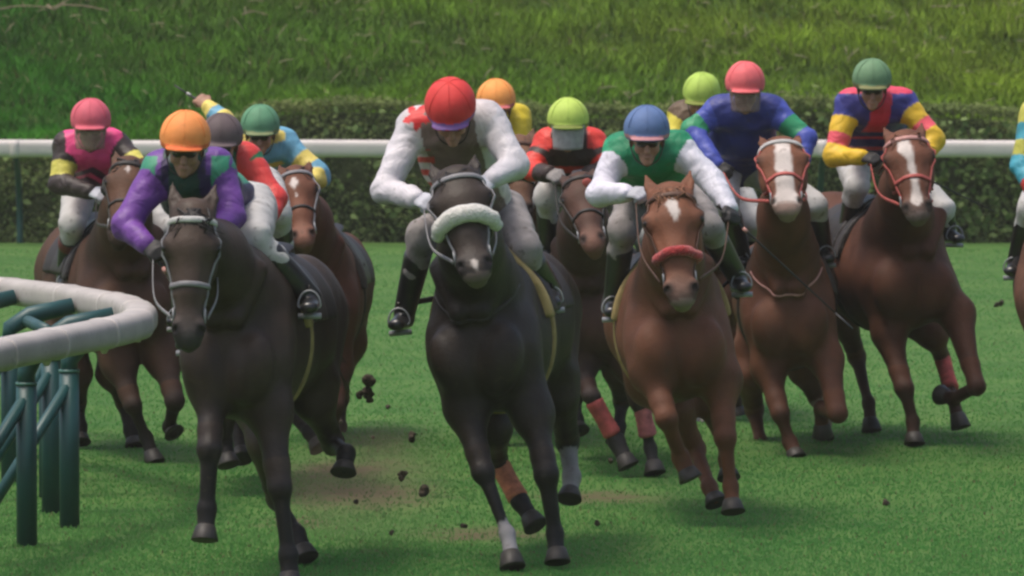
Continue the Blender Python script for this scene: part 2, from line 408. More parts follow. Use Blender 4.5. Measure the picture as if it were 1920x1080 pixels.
# pale fallen straws on the bank
mb = MB()
for k in range(330):
    x = rng.uniform(-7, 7); y = BANK0+.6+rng.random()**.8*7; z = float(bank_h(np.array([x]), np.array([y]))[0])+.14+.05*rng.random()
    a = rng.random()*pi; l = .08+.16*rng.random(); el = rng.uniform(-.2, .9) if k % 2 else rng.uniform(-.15, .2)
    d = V(cos(a)*cos(el), sin(a)*cos(el)*.5, sin(el))*l
    mb.tube([V(x, y, z), V(x, y, z)+d*.5+V(0, 0, .01), V(x, y, z)+d], [.0045, .005, .003], seg=4)
o = link('dry_straw', mb.mesh('dry_straw'), mat('straw', (.36, .32, .19), .8)); tag(o, 'pale dry straws scattered over the grass bank', 'straw', kind='stuff')
# fallen branches
def bank_pt(px, py):
    for d in np.arange(BANK0+.1, 86, .02):
        p = W(px, py, d)
        if p[2] < bank_h(np.array([p[0]]), np.array([d]))[0]+.12: return p
    return W(px, py, 80)
for lab, lines, r in [('pale forked dead branch lying at the top left of the grass bank', [[(-10, 24), (40, 16), (95, 18), (118, 10), (145, -8)], [(118, 14), (160, 16), (205, 25)], [(90, 14), (100, 22), (122, 10)]], .012),
                   ('short reddish dry twig on the bank above the orange cap on the left', [[(455, 32), (475, 26), (502, 33)]], .010),
                   ('thin dry twig lying across the upper right of the grass bank', [[(1745, 17), (1786, 16)]], .009)]:
    mb = MB()
    for l in lines:
        pts = spline([bank_pt(*q)+V(0, -.05, .03) for q in l], 5); mb.tube(pts, [r*(1-.6*i/len(pts)) for i in range(len(pts))], seg=6)
    me = mb.mesh('fallen_branch'); o = link('fallen_branch', me, mat('deadwood', (.26, .20, .13), .85, vary=.3, bump=.4)); tag(o, lab, 'branch', 'dead twigs on the bank')
    c = np.mean(np.concatenate(mb.v), 0); rebase(o, c)

# hedge under and behind the far rail
def leaf_cloud(name, P, size, col, seed, m, out=None):
    """leaves as folded four-point blades"""
    r = np.random.default_rng(seed); n = len(P); a = r.normal(size=(n, 3)); 
    if out is not None: a = a*.6+out
    nr = a/np.linalg.norm(a, axis=1)[:, None]; t = r.normal(size=(n, 3)); t[:, 2] -= .5; t -= nr*np.sum(t*nr, 1)[:, None]; t /= np.linalg.norm(t, axis=1)[:, None]
    s = np.cross(nr, t); L_ = size[:, None]; Q = np.zeros((n, 4, 3))
    Q[:, 0] = P-t*L_*.5; Q[:, 1] = P+s*L_*.33-t*L_*.06+nr*L_*.08; Q[:, 2] = P+t*L_*.55; Q[:, 3] = P-s*L_*.33-t*L_*.06+nr*L_*.08
    f = np.arange(n*4).reshape(n, 4); f = np.concatenate([f[:, [0, 1, 2]], f[:, [0, 2, 3]]])
    me = mesh_np(name, Q.reshape(-1, 3), f, np.repeat(col, 4, 0), smooth=False); return me
hedge_x0, hedge_x1 = -9.0, 9.0
def hedge_top(x):
    t = np.clip((x+3.6)/.9, 0, 1); t = t*t*(3-2*t)
    return .92+.58*t+.06*smooth_noise(x, x*0, 21, 2.2)+.03*smooth_noise(x, x*0, 22, 7)-.10*np.clip((x-4.2)/1.5, 0, 1)
root = empty('hedge', (0, 73.6, 0))
hx = np.linspace(hedge_x0, hedge_x1, 181); prof = []
for x, tz in zip(hx, hedge_top(hx)-.10):
    o1 = .03*sin(x*7)+.02*sin(x*17)
    prof.append([(x, 73.46+o1, -.05), (x, 73.40-o1, tz*.55), (x, 73.48+o1, tz*.9), (x, 73.62, tz), (x, 73.86, tz*.98), (x, 73.93, -.05)])
pv = np.array(prof).reshape(-1, 3); i, j = np.meshgrid(np.arange(180), np.arange(5), indexing='ij'); f = np.stack([i*6+j, (i+1)*6+j, (i+1)*6+j+1, i*6+j+1], -1).reshape(-1, 4)
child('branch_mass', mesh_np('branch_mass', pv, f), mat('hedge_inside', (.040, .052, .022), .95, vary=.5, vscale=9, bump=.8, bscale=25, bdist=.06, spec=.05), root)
n = 60000; x = rng.uniform(hedge_x0, hedge_x1, n); tz = hedge_top(x); u = rng.random(n)
face = rng.random(n) < .72
z = np.where(face, tz*u, tz+rng.normal(size=n)*.035); y = np.where(face, 73.43-.05*rng.random(n)+.10*(u**6), 73.45+.5*rng.random(n))
cl = smooth_noise(x*1.0, z*1.4, 23, 6.5); y = y-np.where(face, .05*cl, 0)
left = np.clip((-2.6-x)/1.4, 0, 1); rightm = np.clip((x-3.6)/1.2, 0, 1)
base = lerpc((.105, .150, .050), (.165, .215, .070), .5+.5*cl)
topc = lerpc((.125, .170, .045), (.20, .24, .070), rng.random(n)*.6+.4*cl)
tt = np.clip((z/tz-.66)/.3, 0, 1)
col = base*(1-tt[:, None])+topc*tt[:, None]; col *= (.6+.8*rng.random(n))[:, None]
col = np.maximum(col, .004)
sz = .035+.035*rng.random(n); outv = np.where(face[:, None], np.array([0, -.8, .35]), np.array([0, -.25, .9]))
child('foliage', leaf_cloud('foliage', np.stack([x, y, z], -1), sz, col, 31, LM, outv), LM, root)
# broad ivy leaves, thick at the right, a few elsewhere
n = 900; x = np.where(rng.random(n) < .6, rng.uniform(4.3, 6.4, n), rng.uniform(-6, 6.5, n)); tz = hedge_top(x); z = tz*(.06+.9*rng.random(n)); y = 73.33-.05*rng.random(n)
col = lerpc((.07, .13, .03), (.22, .30, .10), rng.random(n)**1.6)
child('ivy', leaf_cloud('ivy', np.stack([x, y, z], -1), .07+.05*rng.random(n), col, 33, LM, np.tile([0, -1.2, .3], (n, 1))), LM, root)
tag(root, 'dense leafy green hedge with ivy running behind the long white rail', 'hedge')
# weeds poking above the rail at the right
def weed(px, py, lab, s=1, seed=0):
    r = np.random.default_rng(seed); b = W(px, py, 73.5); top = b.copy(); b = V(b[0], 73.5, top[2]-.42)
    e = empty('leafy_weed', b); mb = MB(); mb.tube(spline([b, b+V(.02, 0, .2), b+V(-.01, -.02, .42)]), .004, seg=5); child('stem', mb.mesh('stem'), mat('stem', (.09, .12, .03), .7), e)
    P = np.array([b+V(0, -.02, .12+.34*k/13)+V(r.normal()*.055, r.normal()*.04, 0) for k in range(22)])
    child('foliage', leaf_cloud('foliage', P, .07+.05*r.random(22), lerpc((.10, .15, .03), (.2, .26, .08), r.random(22)), seed+50, LM, np.tile([0, -1, .5], (22, 1))), LM, e)
    tag(e, lab, 'weed', 'leafy weeds by the far rail')
weed(1492, 190, 'yellowish leafy weed just right of the jockey in blue', 1, 1)
weed(1535, 205, 'small leafy weed halfway between the blue and the multicoloured jockeys', 1, 2)

# ------------------------------------------------------------ rails
WHITE = mat('rail_white', (.64, .58, .55), .6, vary=.07, vscale=3, spec=.4)
WHITE2 = mat('rail_sleeve', (.67, .61, .58), .55, vary=.05)
GREEN = mat('post_green', (.010, .062, .064), .45, vary=.14, vscale=6, spec=.5)
root = empty('far_rail', (0, 72.6, 0))
zr = 1.045; mb = MB(); xs = np.linspace(-9, 9, 40); mb.tube([V(x, 72.6, zr+.004*sin(x*2)) for x in xs], .093, seg=32, up=V(0, 0, 1), sq=3.5)
child('rail_pipe', mb.mesh('rail_pipe'), WHITE, root)
for x in np.arange(-8.3, 9, 2.9):
    mb = MB(); mb.tube([V(x, 72.6, zr), V(x+.10, 72.6, zr)], .096, seg=32, up=V(0, 0, 1), sq=3.5); child('joint_sleeve', mb.mesh('joint_sleeve'), WHITE, root)
    mb = MB(); mb.tube(spline([V(x+.05, 72.62, zr-.09), V(x+.05, 73.0, .75), V(x+.05, 73.22, .4), V(x+.05, 73.25, -.02)]), .035, seg=10); child('post', mb.mesh('post'), GREEN, root)
tag(root, 'long straight white outer rail running in front of the hedge', 'rail')

root = empty('inner_rail', (-2.6, 34, 0))
key = [(-2.95, 27.0), (-2.78, 30.2), (-2.47, 32.5), (-2.22, 33.8), (-2.046, 34.7), (-1.975, 35.3), (-1.985, 36.1), (-2.12, 37.1), (-2.57, 38.5), (-2.89, 39.2), (-3.3, 40.0), (-4.3, 42.2), (-6.2, 46)]
zr = 1.0; pth = []
for i_ in range(len(key)-1):                                  # straight lengths with short bent joints
    a_, b_ = V(*key[i_], zr), V(*key[i_+1], zr); pth += [a_+(b_-a_)*t_ for t_ in (.06, .2, .4, .6, .8, .94)]
mb = MB(); mb.tube(pth, .088, seg=32, up=V(0, 0, 1), sq=3, flat=(1, .88)); child('rail_pipe', mb.mesh('rail_pipe'), mat('rail_white_near', (.42, .385, .365), .6, vary=.12, vscale=4, dirt=.35), root)
WHITE2 = mat('rail_sleeve_near', (.55, .50, .475), .55, vary=.08, dirt=.2)
seg_l = np.cumsum([0]+[np.linalg.norm(pth[i+1]-pth[i]) for i in range(len(pth)-1)])
def at(s):
    i = int(np.clip(np.searchsorted(seg_l, s)-1, 0, len(pth)-2)); t = (s-seg_l[i])/(seg_l[i+1]-seg_l[i]); p = pth[i]+(pth[i+1]-pth[i])*t
    return p, nrm(pth[i+1]-pth[i])
s_ = .3
while s_ < seg_l[-1]-.3:
    p, d = at(s_); mb = MB(); mb.tube([p-d*.022, p+d*.022], .0925, seg=32, up=V(0, 0, 1), sq=3, flat=(1, .88)); child('joint_sleeve', mb.mesh('joint_sleeve'), WHITE2, root); s_ += 1.0
s_ = .45
k = 0
while s_ < seg_l[-1]-.3:
    p, d = at(s_); inn = nrm(V(-d[1], d[0], 0)); 
    if inn[0] > 0: inn = -inn
    inn = nrm(inn*.5+V(-1, -.15, 0)*.7)
    pb = p+inn*((.10 if p[1] < 33.5 else .18) if p[1] < 34.9 else .46); mb = MB()
    mb.tube([V(pb[0], pb[1], -.03), V(pb[0], pb[1], .80)], .052, seg=14); child('post', mb.mesh('post'), GREEN, root)
    mb = MB(); mb.tube([V(pb[0], pb[1], .80), V(pb[0], pb[1], .815)], .055, seg=14); child('post_cap', mb.mesh('post_cap'), mat('cap_green', (.06, .15, .13), .4), root)
    mb = MB(); mb.tube([V(pb[0], pb[1], .80), V(pb[0], pb[1], .86), V(*(pb[:2]+(p-pb)[:2]*.25), .93), V(*(p[:2]-(p-pb)[:2]*.22), .985)], [.045, .046, .052, .044], seg=14); child('arm', mb.mesh('arm'), GREEN, root)
    q = pb+inn*.45; mb = MB(); mb.tube([V(pb[0], pb[1]-.02, .74), V(q[0], q[1]-.25, .02)], .030, seg=10); child('brace', mb.mesh('brace'), GREEN, root)
    mb = MB(); mb.tube([p+V(0, 0, -.065), p+V(0, 0, -.105)], [.035, .012], seg=10); child('clip', mb.mesh('clip'), WHITE2, root)
    if k % 2 == 0:
        p2, d2 = at(min(s_+1.15, seg_l[-1])); i2 = inn; q2 = p2+i2*.36; mb = MB()
        mb.tube([V(pb[0], pb[1], .90), V(q2[0], q2[1], .90)], .034, seg=10); child('cross_bar', mb.mesh('cross_bar'), GREEN, root)
    s_ += 1.15; k += 1
tag(root, 'curved white inner rail on green posts at the left edge', 'rail')
# ============================================================ HORSES
HIDE = mat('horse_coat', attr='Col', rough=.66, vary=.25, vscale=6, bump=.45, bscale=60, bdist=.006, spec=.25, dirt=.35)
HIDE_W = mat('horse_coat_wet', attr='Col', rough=.52, vary=.28, vscale=6, bump=.45, bscale=50, bdist=.006, spec=.24, dirt=.3)
HAIR = mat('horse_hair', attr='Col', rough=.5, vary=.3, vscale=30)
HOOF = mat('hoof_horn', (.035, .030, .026), .55, vary=.4, vscale=20)
EYE = mat('eye_dark', (.010, .007, .005), .35, spec=.4)
LEATHER = mat('leather_dark', (.022, .016, .013), .45, vary=.3)
TAN = mat('pad_tan', (.30, .22, .085), .8, vary=.25, vscale=12, bump=.2)
STEEL = mat('bright_metal', (.26, .26, .27), .4, spec=.8)
for n_, c_ in {'strap_white': (.50, .48, .46), 'strap_red': (.42, .085, .07), 'strap_pink': (.50, .25, .22), 'strap_dark': (.03, .024, .022), 'strap_grey': (.22, .21, .22), 'strap_brown': (.09, .04, .025)}.items(): mat(n_, c_, .55, vary=.2, vscale=20)
FLEECE_W = mat('fleece_white', (.72, .68, .63), .95, vary=.12, vscale=40, bump=1, bscale=90, bdist=.015, sheen=.4)
FLEECE_R = mat('fleece_red', (.42, .035, .035), .95, vary=.25, vscale=40, bump=1, bscale=90, bdist=.015, sheen=.4)
HORSES = {}
def horse(key, D, poll, nose, chest, yaw, lean, legs, coat, label, L=.61, wid=1.0, tall=1.0, points=None, blaze=None, muzzle=None, socks={}, wraps={}, bridle='dark', noseband='dark', fleece=None,
          pad=TAN, vox=.014, wet=False, collar=None, star2=None, ears=1.0, mane=(.012, .009, .008), shade=None, rear_u=0.0, face_roll=0, hard=1, brow=None, headw=1.0):
    yaw, lean = R(yaw), R(lean)
    b = V(sin(yaw), cos(yaw), 0); s0 = V(cos(yaw), -sin(yaw), 0); z = V(0, 0, 1)
    u = -sin(lean)*s0+cos(lean)*z; s = cos(lean)*s0+sin(lean)*z
    T = W(*chest, D+.2)
    def loc(a, c, d): return T+s*a*wid+b*c+u*d*tall
    nl = W(*poll[:2], D+poll[2]); nn = W(*nose[:2], D+nose[2]); a = nrm(nn-nl)
    nr = V(0, -1, .15); nr = nrm(nr-a*np.dot(nr, a)); hs = np.cross(a, nr); hs = hs if hs[0] > 0 else -hs
    if face_roll: c_, s_ = cos(R(face_roll)), sin(R(face_roll)); hs, nr = hs*c_+nr*s_, nr*c_-hs*s_
    HW = 1.20*headw*L/.61
    def hd(al, si, no): return nl+a*al*L+hs*si*HW+nr*no*L/.61
    hp = [Prim(hd(.03, 0, -.075), hd(.26, 0, -.045), (.083, .098), (.085, .090), s=hs, k=.03, tag='head'),
          Prim(hd(.30, 0, -.05), hd(.62, 0, -.035), (.082, .052), (.075, .058), s=hs, k=.05, tag='head'),
          Prim(hd(.26, 0, -.13), hd(.45, 0, -.12), (.070, .048), (.085, .055), s=hs, k=.04, tag='head'),
          Prim(hd(.45, 0, -.12), hd(.86, 0, -.080), (.045, .032), (.045, .030), s=hs, k=.04, tag='head'),
          Prim(hd(.60, 0, -.035), hd(.88, 0, -.025), (.050, .056), (.050, .046), s=hs, k=.04, tag='muzzle'),
          E(hd(.945, 0, -.035), (.052, .042, .045), axis=a, side=hs, k=.03, tag='lip'),
          E(hd(.955, 0, -.080), (.036, .030, .038), axis=a, side=hs, k=.015, tag='lip'),
          Prim(hd(.12, 0, -.005), hd(.60, 0, .012), (.050, .026), (.020, .014), s=hs, k=.04, tag='head')]
    for sg in (-1, 1):
        hp += [E(hd(.27, .083*sg, -.020), (.028, .030, .042), axis=a, side=hs, k=.03, tag='brow'),
               E(hd(.33, .070*sg, -.11), (.028, .075, .095), axis=a, side=hs, k=.03, tag='head'),
               Prim(hd(.40, .062*sg, -.03), hd(.62, .050*sg, -.025), .012, .010, s=hs, k=.03, tag='head'),
               E(hd(.86, .042*sg, -.012), (.024, .026, .038), axis=a, side=hs, k=.02, tag='muzzle'),
               E(hd(.885, .050*sg, .016), (.016, .030, .024), axis=a+hs*sg*.35, side=hs, k=.01, neg=True),
               E(hd(.30, .104*sg, -.020), (.010, .022, .026), axis=a, side=hs, k=.01, neg=True)]
    for p_ in hp:
        if not p_.neg: p_.w = (p_.w[0]*1.17*headw, p_.w[1]*1.17*headw); p_.h = (p_.h[0]*1.05, p_.h[1]*1.05)
    for sg in (-1, 1):
        base = hd(.0, .058*sg, -.065); tip = base-a*.145*ears*.9-nr*.045+hs*.028*sg+V(0, 0, .02)
        m1 = base*.55+tip*.45
        hp += [Prim(base+a*.02, m1, (.030, .034), (.026, .020), s=hs, k=.02, tag='ear'), Prim(m1, tip, (.034, .007), (.020, .006), s=hs, k=.01, tag='ear'),
               Prim(base*.75+tip*.25+nr*.024, base*.12+tip*.88+nr*.014, (.016, .008), (.014, .008), s=hs, neg=True)]
    n0 = hd(.12, 0, -.11); n1 = loc(0, .14, .17); nm = n0*.5+n1*.5+u*.03
    body = [Prim(n0, nm, (.085, .135), (.115, .180), s=s, k=.06, tag='neck'), Prim(nm, n1, (.135, .235*wid), (.180, .27), s=s, k=.10, tag='neck'),
            Prim(loc(0, .02, -.07), loc(0, .38, -.02), (.250*wid, .270*wid), (.30*tall, .35*tall), s=s, k=.08, tag='trunk'),
            Prim(loc(0, .38, -.02), loc(0, .98, .02), (.270*wid, .300*wid), (.37*tall, .34*tall), s=s, k=.08, tag='trunk'),
            Prim(loc(0, .98, .02), loc(0, 1.32, .10+rear_u), (.300*wid, .26*wid), (.34*tall, .25*tall), s=s, k=.08, tag='trunk'),
            Prim(loc(0, .30, .31), loc(0, .62, .28), (.10, .12), (.12, .09), s=s, k=.08, tag='trunk')]
    for sg in (-1, 1):
        body += [Prim(loc(.10*sg, 1.25, .12+rear_u), loc(.10*sg, 1.62, .03+rear_u), (.18*wid, .15*wid), (.23, .22), s=s, k=.06, tag='rump'),
                 E(loc(.115*sg, -.165, -.12), (.112*wid, .105, .17), axis=u+s*sg*.3, side=s, k=.045, tag='trunk'),
                 Prim(loc(.15*sg, .28, .20), loc(.165*sg, -.02, -.08), (.09, .10), (.13, .12), s=s, k=.035, tag='trunk')]
    body += [Prim(loc(0, -.285, .0), loc(0, -.27, -.30), .020, .035, s=s, neg=True)]+[Prim(loc(.05*q_, -.22, .12), loc(.14*q_, -.10, .34), .055, .05, s=s, k=.03, tag='neck') for q_ in (-1, 1)]
    joints = {}
    for name, pts in legs.items():
        side = -1 if name[1] == 'L' else 1; front = name[0] == 'F'
        J = [W(p[0], p[1], D+p[2]+(.13 if (i_ == 0 and name[0] == 'F') else 0)) for i_, p in enumerate(pts)]; joints[name] = J
        e, kn, ft, hf = J[:4]; tg = name
        if front:
            sh = loc(.12*side, .08, -.02); body += [Prim(sh, e, (.14, .100), (.16, .115), s=s, k=.08, tag='trunk'),
                Prim(e, e*.3+kn*.7, (.092, .054), (.108, .058), s=s, k=.07, tag=tg+'_up'), Prim(e*.3+kn*.7, kn, (.060, .058), (.062, .055), s=s, k=.03, tag=tg+'_up')]
        else:
            hp_ = loc(.13*side, 1.42, .05+rear_u); st = loc(.17*side, 1.12, -.22+rear_u*.6)*.62+e*.38
            body += [Prim(hp_, st, (.15, .115), (.20, .15), s=s, k=.07, tag='rump'), Prim(st, e, (.115, .085), (.15, .10), s=s, k=.06, tag='rump'),
                     Prim(e, e*.25+kn*.75, (.095, .054), (.105, .062), s=s, k=.05, tag=tg+'_up'), Prim(e*.25+kn*.75, kn, (.054, .052), (.062, .064), s=s, k=.03, tag=tg+'_up')]
        dn = nrm(hf-ft)
        body += [E(kn, .054 if front else .057, k=.02, tag=tg+'_knee'), Prim(kn, ft, (.042, .034), (.046, .038), s=s, k=.03, tag=tg+'_cannon'),
                 Prim(kn*.8+ft*.2+b*.02, ft+b*.016, (.018, .020), s=s, k=.02, tag=tg+'_cannon'),
                 E(ft, .045, k=.02, tag=tg+'_fet'), Prim(ft, ft*.35+hf*.65, (.040, .043), s=s, k=.02, tag=tg+'_past')]
    prims = hp+body
    P, Q = remesh(prims, vox, noise=lambda G: (wave(G*np.array([1, 1, .6]), 51, 13, .007)+wave(G*np.array([1.3, 1, .5]), 52, 30, .0028))*np.clip((np.linalg.norm(G-nl.astype(np.float32), axis=1)-.55)/.3, 0, 1))
    # the face is meshed finer and stands as part of the same skin
    idx, tt = nearest(prims, P); tags = np.array([p.tag for p in prims])[idx]
    C = np.tile(np.array(coat), (len(P), 1)); pt = np.array(points if points is not None else np.array(coat)*.35)
    rel = P-nl; al = rel@a/L; si = rel@hs/HW; no = rel@nr/(L/.61)
    jit = wave(P, 5, 60, .006)
    def mixm(m, c, w=1.0): 
        w = np.asarray(w)*m; C[:] = C*(1-w[:, None])+np.array(c)*w[:, None]
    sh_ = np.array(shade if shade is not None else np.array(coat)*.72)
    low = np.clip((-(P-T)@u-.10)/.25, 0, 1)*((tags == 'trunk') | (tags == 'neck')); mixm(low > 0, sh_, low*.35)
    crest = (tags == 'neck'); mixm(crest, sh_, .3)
    for name in legs:
        for part, w0, w1 in (('_up', 0, .75), ('_knee', .85, .85), ('_cannon', .9, .95), ('_fet', 1, 1), ('_past', 1, 1)):
            m = tags == name+part; mixm(m, pt, (w0+(w1-w0)*tt**1.6))
        if name in socks:
            top, c = socks[name]; m = (tags == name+'_past') | (tags == name+'_fet') | ((tags == name+'_cannon') & (tt > top)); mixm(m, c, .9)
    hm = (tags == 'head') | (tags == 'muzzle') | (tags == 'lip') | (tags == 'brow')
    mixm(hm | (tags == 'ear'), np.minimum(np.array(coat)*1.5, 1), .75)  # head coat painted lighter, standing in for light on the forward faces
    mz = np.array(muzzle if muzzle is not None else pt)
    mixm(hm, mz, np.clip((al-.70)/.22, 0, 1)*.8); mixm(tags == 'lip', mz*.6, .7); mixm(tags == 'ear', pt, .25)
    for sg in (-1, 1): mixm(hm, np.array(coat)*.3, np.clip(1-np.hypot((al-.29)*L/.05, (si-.10*sg)/.03), 0, 1)*.9)
    for sg in (-1, 1): mixm(hm, (.008, .006, .005), np.clip(1.5-np.sqrt(((al-.885)*L/.034)**2+((si-.050*sg)/.024)**2+((no-.012)/.035)**2), 0, 1))
    if blaze:
        ks = np.array(blaze)      # rows: a, centre, half width
        w = np.interp(al, ks[:, 0], ks[:, 2], left=-1, right=-1); c = np.interp(al, ks[:, 0], ks[:, 1])
        m = hm & (no > -.075) ; mixm(m, (.56, .49, .45), np.clip((w-np.abs(si-c)+jit)/.008, 0, 1))
    if star2: # pale lips and chin
        m = hm & (al > star2[0]); mixm(m, star2[1], .65)
    grime = np.clip(wave(P, 9, 9, 1)-.35, 0, 1); mixm(np.ones(len(P), bool), np.array(coat)*.6, grime*.35)
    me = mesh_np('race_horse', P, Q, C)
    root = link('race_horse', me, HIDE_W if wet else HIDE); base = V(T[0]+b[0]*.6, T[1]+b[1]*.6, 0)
    rebase(root, base); tag(root, label, 'horse', 'racehorses galloping in the pack')
    ch = lambda n_, mesh, m: child(n_, mesh, m, root)
    # hooves
    for name, J in joints.items():
        ft, hf = J[2], J[3]; d = nrm(hf-ft); top = ft*.38+hf*.62; bot = hf+d*.012
        fw = nrm(-b-d*np.dot(-b, d)); sd = np.cross(d, fw)
        vs_, fs = [], []
        for r_, (c, rad) in enumerate([(top-d*.012, .042), (top, .050), (bot-d*.002, .068), (bot, .064)]):
            for j in range(18):
                t = 2*pi*j/18; vs_.append(c+sd*cos(t)*rad*.95+fw*(sin(t)*rad+(.012*r_ if r_ < 3 else .030)*.6))
        for r_ in range(3):
            for j in range(18): fs.append((r_*18+j, r_*18+(j+1) % 18, (r_+1)*18+(j+1) % 18, (r_+1)*18+j))
        vs_.append(bot-d*.012); fs += [(54+j, 54+(j+1) % 18, 72, 72) for j in range(18)]
        mb = MB().add(np.array(vs_), fs); o = ch('hoof', mb.mesh('hoof'), HOOF)
    for name, (t0, t1, c) in wraps.items():
        J = joints[name]; a0 = J[1]+(J[2]-J[1])*t0; a1 = J[1]+(J[2]-J[1])*t1; n = 14
        pts = [a0+(a1-a0)*i/n for i in range(n+1)]; mb = MB(); mb.tube(pts, [.054-.006*sin(pi*i/n)+(.002 if i % 2 else 0)+(-.006 if i in (0, n) else 0) for i in range(n+1)], seg=16)
        if t1 > .98: mb.tube([a1, a1+nrm(a1-a0)*.03], [.052, .045], seg=16)
        ch('leg_wrap', mb.mesh('leg_wrap'), mat('wrap_%d_%d_%d' % tuple(int(q*99) for q in c), c, .85, vary=.35, vscale=25, bump=.4, bscale=50))
    # eyes
    for sg in (-1, 1):
        c = hd(.285, .090*sg, -.014); e = E(c, .0225); p, q = remesh([e], .006); ch('eye', mesh_np('eye', p, q), EYE)
    # mane, forelock, tail
    r = np.random.default_rng(sum(ord(q)*(i+7) for i, q in enumerate(key)))
    mb = MB(); mc = np.array(mane)
    nd = nrm(n1-nl); cr = np.cross(s, nd); cr = cr if cr[2] > 0 else -cr
    side_m = 1 if r.random() < .5 else -1
    for k in range(110):
        t = r.random(); ax = n0*(1-t)+n1*t+u*.03*sin(pi*t); h = .10+.15*t; p0 = ax+cr*(h-.005)*.97+s*r.normal()*.012
        l = .06+.06*r.random(); p1 = p0+cr*.02+b*.02+s*side_m*.02; p2 = p1+s*side_m*l*.4+b*l*.4-u*l*.25+s*r.normal()*.012; p3 = p2+s*side_m*l*.1+b*l*.3-u*l*.4
        mb.tube([p0, p1, p2, p3], [.007, .007, .005, .002], seg=4, col=tuple(mc*(.6+.9*r.random())))
    ch('mane', mb.mesh('mane', colors=True), HAIR)
    mb = MB()
    for k in range(26):
        p0 = hd(.0, r.normal()*.022, -.03); p1 = hd(.08, r.normal()*.03, .022+.01*r.random()); p2 = hd(.17+.06*r.random(), r.normal()*.040, .026)
        mb.tube([p0-nr*.02, p0+nr*.035, p1, p2], [.005, .006, .005, .0015], seg=4, col=tuple(mc*(.6+1.0*r.random())))
    ch('forelock', mb.mesh('forelock', colors=True), HAIR)
    mb = MB(); tb = loc(0, 1.72, .22+rear_u)
    for k in range(90):
        p0 = tb+s*r.normal()*.015+u*r.normal()*.01; l = .45+.3*r.random(); w1 = r.normal()*.05; w2 = r.normal()*.10
        mb.tube(spline([p0-b*.05, p0+b*.10+u*.02+s*w1*.3, p0+b*.26-u*.12+s*w1*.6, p0+b*(.26+l*.5)-u*(.16+l*.6)+s*w2*.5], 3), [.010, .011, .011, .010, .010, .009, .008, .007, .005, .002], seg=4, col=tuple(mc*(.6+.9*r.random())))
    ch('tail', mb.mesh('tail', colors=True), HAIR)
    # bridle
    bm = MATS['strap_'+bridle]; nbm = MATS['strap_'+noseband]
    def hring(al_, a0=-200, a1=20, off=.005, rad=.007, m=bm, name='bridle_strap', flat=(1.5, .7), seg=8, c_n=-.05, tilt=0):
        ang = np.radians(np.linspace(a0, a1, 30)); c = hd(al_, 0, c_n); ax2 = nrm(nr+a*tilt)
        pts, D_ = ring_on(hp, c, hs, ax2, ang, off, .2); mb = MB(); mb.tube(list(pts), rad, seg=seg, flat=flat, up=[D_[i] for i in range(len(D_))]); return ch(name, mb.mesh(name), m)
    hring(.085, -15, 195, off=.008, rad=.010 if brow else .009, name='brow_band', m=MATS['strap_'+brow] if brow else bm)
    if not fleece: hring(.555, -60, 240, name='nose_band', m=nbm, rad=.009 if noseband != 'dark' else .007)
    for sg in (-1, 1):
        pts = []; ups = []
        for al_ in np.linspace(.06, .76, 14):
            p, D_ = ring_on(hp, hd(al_, 0, -.06), hs*sg, nr, [0.25], .005, .2); pts.append(p[0]); ups.append(D_[0])
        mb = MB(); mb.tube(pts, .007, seg=8, flat=(1.5, .7), up=ups); ch('cheek_strap', mb.mesh('cheek_strap'), bm)
        mb = MB(); cen = pts[-1]+hs*sg*.008
        mb.tube([cen+a*.032*cos(t)-nr*.032*sin(t) for t in np.linspace(0, 2*pi, 20)[:-1]], .0045, seg=6, closed=True); ch('bit_ring', mb.mesh('bit_ring'), STEEL)
    if fleece is not None:
        f_al, rad, m = fleece; ang = np.radians(np.linspace(-15, 195, 34)); pts, D_ = ring_on(hp, hd(f_al, 0, -.045), hs, nrm(nr+a*-.05), ang, rad*.55, .2)
        mb = MB(); mb.tube(list(pts), [rad*(.55+.5*sin(pi*min(max(i/33, .02), .98))**.35) for i in range(34)], seg=16); me_ = mb.mesh('fleece_noseband')
        co = np.array([v.co for v in me_.vertices]); co += wave(co, 3, 130, .0022)[:, None]*nr[None]+wave(co, 4, 90, .002)[:, None]; me_.vertices.foreach_set('co', co.ravel()); ch('fleece_noseband', me_, m)
    bits = [hd(.77, .068*sg, -.055) for sg in (-1, 1)]
    # saddle, pad, girth
    trunk = [p for p in body if p.tag in ('trunk', 'rump')]
    tr3 = body[2:6]
    def region(b0, b1, u0, u1):
        def f(G):
            rel_ = G-T.astype(np.float32); cb = rel_@b.astype(np.float32); cu = rel_@u.astype(np.float32)
            return np.maximum(np.maximum(b0-cb, cb-b1), np.maximum(u0-cu, cu-u1))
        return f
    bx_ = lambda m_=.55: (T-V(m_, .3, .8), T+V(m_+.2, 1.6, .8))
    vx = max(vox, .014)
    p, q = remesh(tr3, vx, grow=.020, cut=region(.40, .96, .06, .6)); ch('saddle_cloth', mesh_np('saddle_cloth', p, q), MATS['strap_dark'])
    p, q = remesh(tr3, vx, grow=.030, cut=region(.34, .43, .04, .6)); ch('saddle_pad', mesh_np('saddle_pad', p, q), pad)
    p, q = remesh(tr3, vx, grow=.034, cut=region(.46, .78, .06, .6)); ch('saddle_flap', mesh_np('saddle_flap', p, q), LEATHER)
    p, q = remesh([Prim(loc(0, .48, .40), loc(0, .66, .36), (.05, .09), (.03, .025), s=s, k=.04), Prim(loc(0, .66, .36), loc(0, .92, .40), (.11, .12), (.025, .035), s=s, k=.04)], .012); ch('saddle', mesh_np('saddle', p, q), LEATHER)
    p, q = remesh(tr3, vx, grow=.016, cut=region(.44, .51, -.6, .1)); ch('girth', mesh_np('girth', p, q), TAN if pad is TAN else MATS['strap_dark'])
